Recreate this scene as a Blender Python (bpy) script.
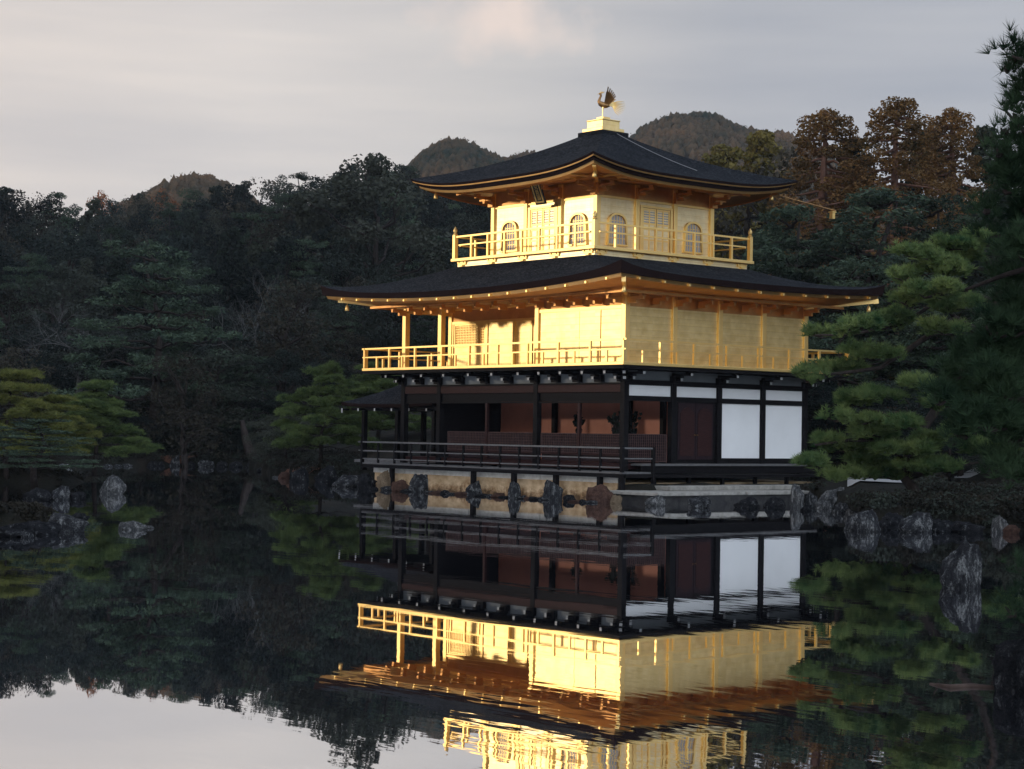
import bpy, math, random
import numpy as np
from mathutils import Vector, Matrix, noise as mnoise

for o in list(bpy.data.objects):
    bpy.data.objects.remove(o, do_unlink=True)
S = bpy.context.scene
COL = S.collection
R = math.radians

# ---------------------------------------------------------------- camera
CAM = np.array([44.0255, -41.3791, 2.0983])
YAW, PITCH, ROLL, FPX = .8756, .0251, .016, 1901.7
PX, PY = 512.0, 384.5
_F = np.array([-math.sin(YAW)*math.cos(PITCH), math.cos(YAW)*math.cos(PITCH), math.sin(PITCH)])
_R = np.array([math.cos(YAW), math.sin(YAW), 0.0])
_U = np.cross(_R, _F)
_R2 = _R*math.cos(ROLL)+_U*math.sin(ROLL)
_U2 = -_R*math.sin(ROLL)+_U*math.cos(ROLL)
cd = bpy.data.cameras.new('camera')
cam = bpy.data.objects.new('camera', cd)
COL.objects.link(cam)
cd.sensor_fit = 'HORIZONTAL'
cd.sensor_width = 36.0
cd.lens = FPX/1024*36.0
cd.clip_start = .1
cd.clip_end = 6000
m4 = Matrix.Identity(4)
for i in range(3):
    m4[i][0] = _R2[i]; m4[i][1] = _U2[i]; m4[i][2] = -_F[i]; m4[i][3] = CAM[i]
cam.matrix_world = m4
S.camera = cam

# ---------------------------------------------------------------- light
SUN_AZ = 180+38      # clockwise from north
SUN_EL = 7.5
wd = bpy.data.worlds.new('World')
S.world = wd
wd.use_nodes = True
nt = wd.node_tree
nt.nodes.clear()
def N(tree, t, **kw):
    n = tree.nodes.new(t)
    for k, v in kw.items():
        setattr(n, k, v)
    return n
def ramp(tree, stops, interp='LINEAR'):
    n = N(tree, 'ShaderNodeValToRGB')
    n.color_ramp.interpolation = interp
    el = n.color_ramp.elements
    while len(el) < len(stops):
        el.new(.5)
    for e, (p, c) in zip(el, stops):
        e.position = p
        e.color = c if len(c) == 4 else (*c, 1)
    return n
def mixc(tree, a, b, fac, mode='MIX'):
    n = N(tree, 'ShaderNodeMix', data_type='RGBA', blend_type=mode)
    L = tree.links
    for sock, v in ((n.inputs[0], fac), (n.inputs[6], a), (n.inputs[7], b)):
        if hasattr(v, 'is_linked'):
            L.new(v, sock)
        elif isinstance(v, (int, float)):
            sock.default_value = v
        else:
            sock.default_value = (*v, 1) if len(v) == 3 else v
    return n.outputs[2]
def math_(tree, op, a, b=0.0, clamp=False):
    n = N(tree, 'ShaderNodeMath', operation=op, use_clamp=clamp)
    for sock, v in ((n.inputs[0], a), (n.inputs[1], b)):
        if hasattr(v, 'is_linked'):
            tree.links.new(v, sock)
        else:
            sock.default_value = v
    return n.outputs[0]
sky = N(nt, 'ShaderNodeTexSky', sky_type='NISHITA', sun_disc=False)
sky.sun_elevation = R(SUN_EL)
sky.sun_rotation = R(SUN_AZ)
sky.air_density = 1.0
sky.dust_density = 2.0
tc = N(nt, 'ShaderNodeTexCoord')
sep = N(nt, 'ShaderNodeSeparateXYZ')
nt.links.new(tc.outputs['Generated'], sep.inputs[0])
zc = sep.outputs[2]
# cloud sheet: streaks drawn out along the horizon
mp = N(nt, 'ShaderNodeMapping')
mp.inputs['Scale'].default_value = (1.6, 1.6, 16)
mp.inputs['Rotation'].default_value = (0.03, -.02, .6)
nt.links.new(tc.outputs['Generated'], mp.inputs[0])
cn = N(nt, 'ShaderNodeTexNoise')
cn.inputs['Scale'].default_value = 2.2
cn.inputs['Detail'].default_value = 6
cn.inputs['Roughness'].default_value = .5
nt.links.new(mp.outputs[0], cn.inputs['Vector'])
# brightness to the west (left), darker to the north (right): direction dot
dotn = N(nt, 'ShaderNodeVectorMath', operation='DOT_PRODUCT')
nt.links.new(tc.outputs['Generated'], dotn.inputs[0])
dotn.inputs[1].default_value = (-_R[0], -_R[1], 0)
dv = dotn.outputs['Value']
low = ramp(nt, [(.0, (4.9, 5.3, 6.0)), (.40, (4.9, 5.05, 5.45)), (.5, (6.3, 6.15, 6.1)), (.62, (7.5, 7.1, 6.85)), (1.0, (8.6, 7.5, 6.7))])
nt.links.new(math_(nt, 'MULTIPLY_ADD', dv, .9), low.inputs[0])
low.inputs[0].links[0].from_node.inputs[2].default_value = .5
# streaks
st = ramp(nt, [(.3, (.86, .87, .90)), (.7, (1.10, 1.07, 1.04))])
nt.links.new(cn.outputs['Fac'], st.inputs[0])
cloud = mixc(nt, low.outputs[0], st.outputs[0], 1.0, 'MULTIPLY')
# a small pinkish cloud high in the view
pdir = _F + (502-PX)/FPX*_R2-(18-PY)/FPX*_U2
pdir = pdir/np.linalg.norm(pdir)
vsub = N(nt, 'ShaderNodeVectorMath', operation='SUBTRACT')
nt.links.new(tc.outputs['Generated'], vsub.inputs[0])
vsub.inputs[1].default_value = tuple(pdir)
pm = N(nt, 'ShaderNodeMapping')
pm.inputs['Scale'].default_value = (34, 34, 74)
nt.links.new(vsub.outputs[0], pm.inputs[0])
pl = N(nt, 'ShaderNodeVectorMath', operation='LENGTH')
nt.links.new(pm.outputs[0], pl.inputs[0])
pn = N(nt, 'ShaderNodeTexNoise')
pn.inputs['Scale'].default_value = 38
pn.inputs['Detail'].default_value = 5
nt.links.new(tc.outputs['Generated'], pn.inputs['Vector'])
pa = math_(nt, 'ADD', pl.outputs['Value'], math_(nt, 'MULTIPLY', math_(nt, 'SUBTRACT', pn.outputs['Fac'], .5), 3.2))
pf = math_(nt, 'MULTIPLY', math_(nt, 'SUBTRACT', 1.0, math_(nt, 'MULTIPLY', pa, .62), True), .85)
cloud = mixc(nt, cloud, (9.2, 7.7, 6.9), pf)
# cloud sheet thins towards the zenith; blue shows through there
hi = math_(nt, 'MULTIPLY', math_(nt, 'SUBTRACT', zc, .25), 1.6, True)
upper = mixc(nt, (4.8, 6.5, 9.8), sky.outputs[0], .25)
# east side of the sky is open and pale blue
edot = N(nt, 'ShaderNodeVectorMath', operation='DOT_PRODUCT')
nt.links.new(tc.outputs['Generated'], edot.inputs[0])
edot.inputs[1].default_value = (.86, -.28, .42)
ef = math_(nt, 'MULTIPLY', math_(nt, 'SUBTRACT', edot.outputs['Value'], .42), 2.4, True)
col = mixc(nt, cloud, upper, hi)
col = mixc(nt, col, (17.5, 19.6, 22.6), math_(nt, 'MULTIPLY', ef, .8))
col = mixc(nt, col, sky.outputs[0], .06)
bg = N(nt, 'ShaderNodeBackground')
bg.inputs['Strength'].default_value = .1
nt.links.new(col, bg.inputs[0])
wo = N(nt, 'ShaderNodeOutputWorld')
nt.links.new(bg.outputs[0], wo.inputs[0])

sl = bpy.data.lights.new('sun', 'SUN')
sl.energy = 1.4
sl.angle = R(3.0)
sl.color = (1.0, .86, .68)
so = bpy.data.objects.new('sun', sl)
COL.objects.link(so)
_az = R(SUN_AZ)
SUND = Vector((math.sin(_az)*math.cos(R(SUN_EL)), math.cos(_az)*math.cos(R(SUN_EL)), math.sin(R(SUN_EL))))
so.rotation_euler = SUND.to_track_quat('Z', 'Y').to_euler()
so.location = (0, 0, 60)
S.view_settings.view_transform = 'Standard'
S.view_settings.look = 'None'
S.view_settings.exposure = 0.0
S.view_settings.gamma = 1.0
S.view_settings.use_curve_mapping = False
S.render.engine = 'CYCLES'
S.cycles.max_bounces = 7
S.cycles.diffuse_bounces = 3
S.cycles.glossy_bounces = 5
S.cycles.transparent_max_bounces = 4

# ---------------------------------------------------------------- view helpers (photo survey -> world)
def ray(u, v):
    return _F+(u-PX)/FPX*_R2-(v-PY)/FPX*_U2
def on(u, v, axis, val):
    d = ray(u, v)
    return CAM+d*((val-CAM[axis])/d[axis])
def polar(u, dist):
    """ground position seen in column u, dist metres from the camera"""
    d = ray(u, 430)
    a = d[:2]/np.hypot(d[0], d[1])
    return CAM[:2]+a*dist
def ztop(u, v, dist):
    d = ray(u, v)
    return CAM[2]+d[2]/np.hypot(d[0], d[1])*dist

# ---------------------------------------------------------------- materials
MATS = {}
def mat(name):
    m = bpy.data.materials.new(name)
    m.use_nodes = True
    t = m.node_tree
    b = t.nodes['Principled BSDF']
    MATS[name] = m
    return m, t, b
def noise(t, scale, detail=4, rough=.55, coord='Object', sc=None):
    c = N(t, 'ShaderNodeTexCoord')
    n = N(t, 'ShaderNodeTexNoise')
    n.inputs['Scale'].default_value = scale
    n.inputs['Detail'].default_value = detail
    n.inputs['Roughness'].default_value = rough
    src = c.outputs[coord]
    if sc:
        mm = N(t, 'ShaderNodeMapping')
        mm.inputs['Scale'].default_value = sc
        t.links.new(src, mm.inputs[0])
        src = mm.outputs[0]
    t.links.new(src, n.inputs['Vector'])
    return n.outputs['Fac']
def bump(t, b, h, strength=.3, dist=.02):
    n = N(t, 'ShaderNodeBump')
    n.inputs['Strength'].default_value = strength
    n.inputs['Distance'].default_value = dist
    t.links.new(h, n.inputs['Height'])
    t.links.new(n.outputs[0], b.inputs['Normal'])
    return n
def simple(name, c1, c2, scale=6, rough=.6, sc=None, bs=.2, bd=.01, metallic=0, spec=.5, lo=.3, hi=.7):
    m, t, b = mat(name)
    f = noise(t, scale, 5, .6, sc=sc)
    r = ramp(t, [(lo, c1), (hi, c2)])
    t.links.new(f, r.inputs[0])
    t.links.new(r.outputs[0], b.inputs['Base Color'])
    b.inputs['Roughness'].default_value = rough
    b.inputs['Metallic'].default_value = metallic
    b.inputs['Specular IOR Level'].default_value = spec
    if bs:
        bump(t, b, f, bs, bd)
    return m

def gold(name, leaf=True, c1=(.93, .70, .31), c2=(.98, .76, .37)):
    m, t, b = mat(name)
    b.inputs['Metallic'].default_value = 1
    c = N(t, 'ShaderNodeTexCoord')
    # gold leaf squares: use x+y as the run along the wall so it works on every face
    sx = N(t, 'ShaderNodeSeparateXYZ')
    t.links.new(c.outputs['Object'], sx.inputs[0])
    run = math_(t, 'ADD', sx.outputs[0], sx.outputs[1])
    cb = N(t, 'ShaderNodeCombineXYZ')
    t.links.new(run, cb.inputs[0]); t.links.new(sx.outputs[2], cb.inputs[1])
    br = N(t, 'ShaderNodeTexBrick')
    br.offset = 0.0
    br.inputs['Scale'].default_value = 1
    br.inputs['Brick Width'].default_value = .24
    br.inputs['Row Height'].default_value = .12
    br.inputs['Mortar Size'].default_value = .004
    br.inputs['Mortar Smooth'].default_value = .4
    br.inputs['Bias'].default_value = 0
    br.inputs['Color1'].default_value = (*c1, 1)
    br.inputs['Color2'].default_value = (*c2, 1)
    br.inputs['Mortar'].default_value = (.88, .67, .36, 1)
    t.links.new(cb.outputs[0], br.inputs['Vector'])
    nz = noise(t, 2.2, 6, .65)
    w = ramp(t, [(.25, (.80, .74, .66)), (.6, (1, 1, 1))])
    t.links.new(nz, w.inputs[0])
    if leaf:
        colr = mixc(t, br.outputs['Color'], w.outputs[0], .9, 'MULTIPLY')
        pk = math_(t, 'FRACT', math_(t, 'MULTIPLY', sx.outputs[2], 4.6))
        pr_ = ramp(t, [(.0, (.86, .80, .70)), (.05, (.88, .83, .74)), (.09, (1, 1, 1)), (1.0, (.95, .94, .92))])
        t.links.new(pk, pr_.inputs[0])
        colr = mixc(t, colr, pr_.outputs[0], 1.0, 'MULTIPLY')
    else:
        colr = mixc(t, (.98, .69, .27), w.outputs[0], .5, 'MULTIPLY')
    t.links.new(colr, b.inputs['Base Color'])
    rr = N(t, 'ShaderNodeMapRange')
    rr.inputs[3].default_value = .38; rr.inputs[4].default_value = .50
    t.links.new(nz, rr.inputs[0])
    t.links.new(rr.outputs[0], b.inputs['Roughness'])
    if leaf:
        h = math_(t, 'ADD', br.outputs['Fac'], math_(t, 'MULTIPLY', nz, -.6))
        bump(t, b, h, .15, -.004)
    else:
        bump(t, b, nz, .1, .01)
    return m
gold('gold_leaf_wall'); gold('gold_trim', False); gold('skylit_gold_leaf', True, (.98, .79, .46), (1.0, .84, .53))  # third-storey leaf is the same gold, with sky reflection put into its paler colour
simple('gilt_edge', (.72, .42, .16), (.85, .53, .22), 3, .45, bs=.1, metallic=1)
simple('shaded_gilt', (.55, .275, .095), (.70, .37, .14), 3, .5, bs=.1, metallic=1)  # darker gold: under-eave shade and repeated reflections put into the colour
simple('black_wood', (.004, .004, .005), (.012, .0105, .0115), 5, .6, sc=(1, 1, 6), bs=.15, spec=.08)
simple('brown_wood', (.026, .012, .012), (.045, .02, .019), 5, .5, sc=(1, 1, 5), bs=.15, spec=.08)
simple('weathered_wood', (.07, .07, .075), (.15, .145, .14), 7, .6, sc=(1, 1, 5), bs=.2)
simple('lattice_wood', (.06, .036, .034), (.10, .06, .055), 6, .6, bs=0, spec=.1)
simple('door_wood', (.018, .011, .014), (.032, .02, .023), 9, .5, sc=(3, 3, .6), bs=.2, spec=.08)
simple('red_interior', (.44, .15, .09), (.54, .2, .12), 2, .6, bs=.05)
simple('white_plaster', (.79, .79, .78), (.86, .86, .85), .9, .85, bs=.03)
simple('white_paint', (.40, .40, .40), (.5, .5, .5), 8, .6, bs=0)
simple('window_pane', (.30, .31, .34), (.42, .43, .46), 4, .35, bs=.02)
simple('sand_plaster', (.42, .27, .14), (.78, .60, .38), 2.6, .9, sc=(1, 1, 1.6), bs=.35, bd=.03, spec=.2)
t = MATS['sand_plaster'].node_tree; b = t.nodes['Principled BSDF']
src = b.inputs['Base Color'].links[0].from_socket
c = N(t, 'ShaderNodeTexCoord'); sz = N(t, 'ShaderNodeSeparateXYZ'); t.links.new(c.outputs['Object'], sz.inputs[0])
lev = math_(t, 'ADD', sz.outputs[2], math_(t, 'MULTIPLY', math_(t, 'SUBTRACT', noise(t, 3.5, 6, .7), .5), 1.1))
wet = ramp(t, [(.02, (.20, .17, .15)), (.17, (.62, .55, .50)), (.3, (1, 1, 1))])
t.links.new(lev, wet.inputs[0])
t.links.new(mixc(t, src, wet.outputs[0], 1.0, 'MULTIPLY'), b.inputs['Base Color'])
simple('terrace_stone', (.2, .19, .17), (.38, .36, .32), 5, .9, bs=.4, bd=.03, spec=.2)
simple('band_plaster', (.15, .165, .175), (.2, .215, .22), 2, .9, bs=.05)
simple('pale_granite', (.60, .57, .50), (.84, .81, .74), 5, .85, bs=.3, bd=.02, spec=.2)
simple('dark_stone', (.02, .02, .022), (.055, .053, .05), 4, .85, bs=.5, bd=.05, spec=.2)
simple('vase_metal', (.03, .03, .03), (.06, .05, .04), 6, .35, bs=0)
simple('gravel', (.22, .22, .215), (.36, .355, .345), 22, .95, bs=.5, bd=.03, spec=.1)
simple('bark', (.016, .013, .012), (.05, .04, .036), 9, .9, sc=(1, 1, .35), bs=.7, bd=.04, spec=.1)
simple('red_bark', (.10, .05, .035), (.22, .12, .085), 8, .9, sc=(1, 1, .4), bs=.6, bd=.04, spec=.1)
simple('grey_bark', (.05, .05, .05), (.14, .135, .13), 9, .9, sc=(1, 1, .4), bs=.5, bd=.03, spec=.1)
simple('driftwood', (.05, .034, .028), (.11, .078, .065), 7, .85, bs=.4, bd=.02, spec=.1)
simple('plaque_board', (.015, .014, .016), (.025, .022, .022), 5, .35, bs=0)
simple('bronze', (.22, .12, .05), (.36, .2, .08), 5, .4, bs=.1, metallic=1)
simple('grey_cable', (.22, .22, .22), (.3, .3, .3), 5, .5, bs=0)

# shingles
m, t, b = mat('bark_shingle')
f1 = noise(t, 1.3, 5, .6)
f2 = noise(t, 9, 4, .6, sc=(1, 1, 5))
r = ramp(t, [(.3, (.010, .012, .015)), (.55, (.022, .024, .028)), (.8, (.042, .043, .046))])
t.links.new(math_(t, 'MULTIPLY_ADD', f1, .6), r.inputs[0])
r.inputs[0].links[0].from_node.inputs[2].default_value = 0
t.links.new(math_(t, 'MULTIPLY', f2, .4), r.inputs[0].links[0].from_node.inputs[2])
sp_ = ramp(t, [(.34, (.25, .25, .25)), (.5, (1, 1, 1)), (.66, (3.2, 3.1, 3.0))])
t.links.new(noise(t, 11, 5, .75, sc=(1, 1, 2.5)), sp_.inputs[0])
t.links.new(mixc(t, r.outputs[0], sp_.outputs[0], 1.0, 'MULTIPLY'), b.inputs['Base Color'])
b.inputs['Roughness'].default_value = .95
b.inputs['Specular IOR Level'].default_value = .03
c = N(t, 'ShaderNodeTexCoord')
sz = N(t, 'ShaderNodeSeparateXYZ')
t.links.new(c.outputs['Object'], sz.inputs[0])
rows = math_(t, 'FRACT', math_(t, 'MULTIPLY', sz.outputs[2], 11.0))
f3 = noise(t, 30, 4, .7, sc=(1, 1, .3))
bump(t, b, math_(t, 'ADD', math_(t, 'ADD', math_(t, 'MULTIPLY', rows, .3), f2), math_(t, 'MULTIPLY', f3, .8)), 1.0, .07)
simple('shingle_edge', (.009, .006, .006), (.024, .012, .011), 12, .9, sc=(1, 1, 8), bs=.4, bd=.02, spec=.05)

# rocks: grey with pale lichen
def rockmat(name, base1, base2, lich, amt):
    m, t, b = mat(name)
    oi = N(t, 'ShaderNodeObjectInfo')
    f = noise(t, 2.2, 6, .65)
    r = ramp(t, [(.3, base1), (.7, base2)])
    t.links.new(f, r.inputs[0])
    g = noise(t, 4.2, 8, .78, sc=(1, 1, .5))
    lr = ramp(t, [(amt-.02, (0, 0, 0)), (amt+.13, (1, 1, 1))])
    t.links.new(g, lr.inputs[0])
    pt = ramp(t, [(.34, (.25, .25, .25)), (.52, (1, 1, 1))])
    t.links.new(noise(t, 1.6, 3, .5), pt.inputs[0])
    cc = mixc(t, r.outputs[0], lich, math_(t, 'MULTIPLY', lr.outputs[0], pt.outputs[0]))
    cr = noise(t, 16, 4, .7)
    dk = ramp(t, [(.34, (.25, .25, .25)), (.52, (1, 1, 1))])
    t.links.new(cr, dk.inputs[0])
    cc = mixc(t, cc, dk.outputs[0], .8, 'MULTIPLY')
    t.links.new(cc, b.inputs['Base Color'])
    b.inputs['Roughness'].default_value = .95
    b.inputs['Specular IOR Level'].default_value = .06
    bump(t, b, math_(t, 'ADD', math_(t, 'ADD', f, g), cr), 1.0, .12)
rockmat('rock_grey', (.025, .027, .032), (.075, .077, .083), (.42, .43, .42), .53)
rockmat('rock_pale', (.055, .06, .065), (.15, .15, .15), (.50, .50, .49), .51)
rockmat('rock_red', (.07, .04, .034), (.2, .115, .085), (.32, .26, .22), .66)
rockmat('rock_dark', (.012, .013, .016), (.042, .043, .048), (.26, .27, .27), .57)
rockmat('rock_sand', (.22, .16, .10), (.40, .30, .2), (.5, .45, .36), .66)

def foliage(name, dark, light, hue=.0, trans=.25, alt=None, fs=.9, gs=9, var=True):
    m, t, b = mat(name)
    oi = N(t, 'ShaderNodeObjectInfo')
    f = noise(t, fs, 5, .65)
    g = noise(t, gs, 2, .5)
    fac = math_(t, 'ADD', math_(t, 'MULTIPLY', f, .65), math_(t, 'MULTIPLY', g, .35))
    r = ramp(t, [(.36, dark), (.64, light)])
    t.links.new(fac, r.inputs[0])
    cc = r.outputs[0]
    if alt:
        cc = mixc(t, cc, alt, math_(t, 'MULTIPLY', math_(t, 'POWER', oi.outputs['Random'], 2.0), .75))
    vv = N(t, 'ShaderNodeMapRange')
    vv.inputs[3].default_value = .5 if var else 1.0; vv.inputs[4].default_value = 2.1 if var else 1.0
    t.links.new(oi.outputs['Random'], vv.inputs[0])
    hs = N(t, 'ShaderNodeHueSaturation')
    t.links.new(vv.outputs[0], hs.inputs['Value'])
    t.links.new(cc, hs.inputs['Color'])
    t.links.new(hs.outputs[0], b.inputs['Base Color'])
    b.inputs['Roughness'].default_value = .75
    b.inputs['Specular IOR Level'].default_value = .07
    tr = N(t, 'ShaderNodeBsdfTranslucent')
    t.links.new(hs.outputs[0], tr.inputs[0])
    mx = N(t, 'ShaderNodeMixShader')
    mx.inputs[0].default_value = trans
    t.links.new(b.outputs[0], mx.inputs[1]); t.links.new(tr.outputs[0], mx.inputs[2])
    t.links.new(mx.outputs[0], t.nodes['Material Output'].inputs[0])
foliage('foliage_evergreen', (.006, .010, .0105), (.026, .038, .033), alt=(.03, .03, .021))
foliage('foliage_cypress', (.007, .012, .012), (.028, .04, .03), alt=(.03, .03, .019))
foliage('foliage_pine_far', (.013, .024, .019), (.062, .085, .052))
foliage('foliage_autumn', (0.06, 0.03, 0.018), (0.17, 0.065, 0.026))
foliage('foliage_litter', (.007, .008, .007), (.026, .022, .016))
foliage('foliage_brown', (.014, .014, .012), (.046, .040, .028))
foliage('foliage_pine_green', (.036, .066, .03), (.16, .205, .068), var=False)
foliage('foliage_pine_yellow', (.06, .08, .027), (.22, .22, .062), var=False)
foliage('needles', (.036, .090, .038), (.22, .28, .10), gs=3, trans=.45, var=False)
foliage('needles_near', (.011, .028, .017), (.052, .086, .042), var=False)
foliage('foliage_gold', (.055, .056, .02), (.21, .165, .05), var=False)
foliage('foliage_rust', (.026, .03, .015), (.27, .14, .05), fs=.5, var=False)
foliage('foliage_hill', (.018, .030, .020), (.15, .085, .042), fs=.03, gs=.35, var=False)

# ground
m, t, b = mat('forest_ground')
f = noise(t, .6, 6, .6)
r = ramp(t, [(.3, (.008, .009, .007)), (.55, (.017, .016, .012)), (.75, (.034, .024, .018))])
t.links.new(f, r.inputs[0])
t.links.new(r.outputs[0], b.inputs['Base Color'])
b.inputs['Roughness'].default_value = .95
b.inputs['Specular IOR Level'].default_value = .1
bump(t, b, noise(t, 5, 5, .6), .9, .15)
simple('leaf_litter', (.06, .032, .025), (.15, .075, .05), 12, .95, bs=.5, bd=.03, spec=.1)

# water
m, t, b = mat('pond_water')
t.nodes.remove(b)
c = N(t, 'ShaderNodeTexCoord')
def wn(scale, rot, sc, detail=2):
    mm = N(t, 'ShaderNodeMapping')
    mm.inputs['Rotation'].default_value = (0, 0, rot)
    mm.inputs['Scale'].default_value = sc
    t.links.new(c.outputs['Object'], mm.inputs[0])
    n = N(t, 'ShaderNodeTexNoise')
    n.inputs['Scale'].default_value = scale
    n.inputs['Detail'].default_value = detail
    n.inputs['Roughness'].default_value = .45
    t.links.new(mm.outputs[0], n.inputs['Vector'])
    return n.outputs['Fac']
big = wn(.12, .3, (1, 1, 1), 2)
amp = ramp(t, [(.38, (.12, .12, .12)), (.68, (1, 1, 1))])
t.links.new(big, amp.inputs[0])
wv = math_(t, 'ADD', wn(1.1, YAW, (.55, 1.2, 1), 2), math_(t, 'MULTIPLY', wn(4.2, YAW+.1, (.35, 1.3, 1), 2), .34))
hh = math_(t, 'MULTIPLY', wv, amp.outputs[0])
bp = N(t, 'ShaderNodeBump')
bp.inputs['Strength'].default_value = 1.0
bp.inputs['Distance'].default_value = .0022
t.links.new(hh, bp.inputs['Height'])
gl = N(t, 'ShaderNodeBsdfGlossy')
gl.inputs['Color'].default_value = (.99, .99, 1.0, 1)
gl.inputs['Roughness'].default_value = .012
t.links.new(bp.outputs[0], gl.inputs['Normal'])
df = N(t, 'ShaderNodeBsdfDiffuse')
df.inputs['Color'].default_value = (.012, .013, .017, 1)
fr = N(t, 'ShaderNodeFresnel')
fr.inputs['IOR'].default_value = 1.5
t.links.new(bp.outputs[0], fr.inputs['Normal'])
ff = math_(t, 'POWER', fr.outputs[0], .2)
mx = N(t, 'ShaderNodeMixShader')
t.links.new(ff, mx.inputs[0])
t.links.new(df.outputs[0], mx.inputs[1]); t.links.new(gl.outputs[0], mx.inputs[2])
t.links.new(mx.outputs[0], t.nodes['Material Output'].inputs[0])

# ---------------------------------------------------------------- mesh helpers
class MB:
    def __init__(self):
        self.v = []; self.f = []; self.m = []
    def add(self, vs, fs, mi=0):
        o = len(self.v)
        self.v += [tuple(map(float, p)) for p in vs]
        self.f += [tuple(i+o for i in q) for q in fs]
        self.m += [mi]*len(fs)
        return self
    def box(self, x0, x1, y0, y1, z0, z1, mi=0):
        x0, x1 = sorted((x0, x1)); y0, y1 = sorted((y0, y1)); z0, z1 = sorted((z0, z1))
        v = [(x, y, z) for z in (z0, z1) for y in (y0, y1) for x in (x0, x1)]
        return self.add(v, [(0, 2, 3, 1), (4, 5, 7, 6), (0, 1, 5, 4), (2, 6, 7, 3), (0, 4, 6, 2), (1, 3, 7, 5)], mi)
    def bar(self, a, b, w, h, mi=0, up=(0, 0, 1)):
        a = Vector(a); b = Vector(b)
        d = (b-a).normalized()
        s = d.cross(Vector(up))
        if s.length < 1e-4:
            s = d.cross(Vector((1, 0, 0)))
        s.normalize(); t = s.cross(d)
        v = []
        for p in (a, b):
            for i, j in ((-1, -1), (1, -1), (1, 1), (-1, 1)):
                v.append(p+s*(w/2*i)+t*(h/2*j))
        return self.add(v, [(0, 1, 2, 3), (7, 6, 5, 4), (0, 4, 5, 1), (1, 5, 6, 2), (2, 6, 7, 3), (3, 7, 4, 0)], mi)
    def tube(self, pts, rad, n=8, mi=0, cap=True):
        pts = [Vector(p) for p in pts]
        if not hasattr(rad, '__len__'):
            rad = [rad]*len(pts)
        rings = []
        prev = None
        for i, p in enumerate(pts):
            d = (pts[min(i+1, len(pts)-1)]-pts[max(i-1, 0)])
            d.normalize()
            if prev is None:
                s = d.cross(Vector((0, 0, 1)))
                if s.length < .05:
                    s = d.cross(Vector((1, 0, 0)))
            else:
                s = prev-d*prev.dot(d)
            s.normalize(); prev = s
            t = d.cross(s)
            rings.append([p+(s*math.cos(2*math.pi*k/n)+t*math.sin(2*math.pi*k/n))*rad[i] for k in range(n)])
        v = [q for r in rings for q in r]
        f = []
        for i in range(len(pts)-1):
            for k in range(n):
                f.append((i*n+k, i*n+(k+1) % n, (i+1)*n+(k+1) % n, (i+1)*n+k))
        if cap:
            f.append(tuple(range(n-1, -1, -1)))
            f.append(tuple((len(pts)-1)*n+k for k in range(n)))
        return self.add(v, f, mi)
    def lathe(self, prof, cx, cy, n=12, mi=0):
        v = []; f = []
        for r, z in prof:
            for k in range(n):
                v.append((cx+r*math.cos(2*math.pi*k/n), cy+r*math.sin(2*math.pi*k/n), z))
        for i in range(len(prof)-1):
            for k in range(n):
                f.append((i*n+k, i*n+(k+1) % n, (i+1)*n+(k+1) % n, (i+1)*n+k))
        f.append(tuple(range(n-1, -1, -1)))
        f.append(tuple((len(prof)-1)*n+k for k in range(n)))
        return self.add(v, f, mi)
    def build(self, name, mats, parent=None, smooth=False, label=None, bevel=0):
        me = bpy.data.meshes.new(name)
        me.from_pydata(self.v, [], self.f)
        if isinstance(mats, str):
            mats = [mats]
        for q in mats:
            me.materials.append(MATS[q])
        if len(mats) > 1:
            me.polygons.foreach_set('material_index', self.m)
        if smooth:
            me.polygons.foreach_set('use_smooth', [True]*len(me.polygons))
        me.update()
        o = bpy.data.objects.new(name, me)
        COL.objects.link(o)
        if parent is not None:
            o.parent = parent
        if label:
            o['label'] = label
        if bevel:
            bv = o.modifiers.new('bevel', 'BEVEL')
            bv.width = bevel; bv.segments = 2; bv.limit_method = 'ANGLE'
        return o
def np_mesh(name, V, F, mats, parent=None, smooth=False):
    V = np.asarray(V, np.float32); F = np.asarray(F, np.int32)
    me = bpy.data.meshes.new(name)
    me.vertices.add(len(V)); me.vertices.foreach_set('co', V.ravel())
    k = F.shape[1]
    me.loops.add(F.size); me.loops.foreach_set('vertex_index', F.ravel())
    me.polygons.add(len(F))
    me.polygons.foreach_set('loop_start', np.arange(0, F.size, k, dtype=np.int32))
    if smooth:
        me.polygons.foreach_set('use_smooth', np.ones(len(F), dtype=bool))
    me.materials.append(MATS[mats])
    me.update(calc_edges=True)
    me.validate()
    o = bpy.data.objects.new(name, me)
    COL.objects.link(o)
    if parent is not None:
        o.parent = parent
    return o
def thing(name, label, cat, loc=(0, 0, 0), rz=0, group=None):
    o = bpy.data.objects.new(name, None)
    o.empty_display_size = .3
    COL.objects.link(o)
    o.location = loc; o.rotation_euler = (0, 0, rz)
    return tag(o, label, cat, group)
def tag(o, label, cat, group=None):
    o['label'] = label; o['category'] = cat
    if group:
        o['group'] = group
    return o
def kind(o, k):
    o['kind'] = k
    return o
def dup(root):
    c = root.copy(); COL.objects.link(c)
    for ch in list(root.children):
        d = ch.copy(); COL.objects.link(d); d.parent = c
        for g in list(ch.children):
            e = g.copy(); COL.objects.link(e); e.parent = d
    return c

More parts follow.
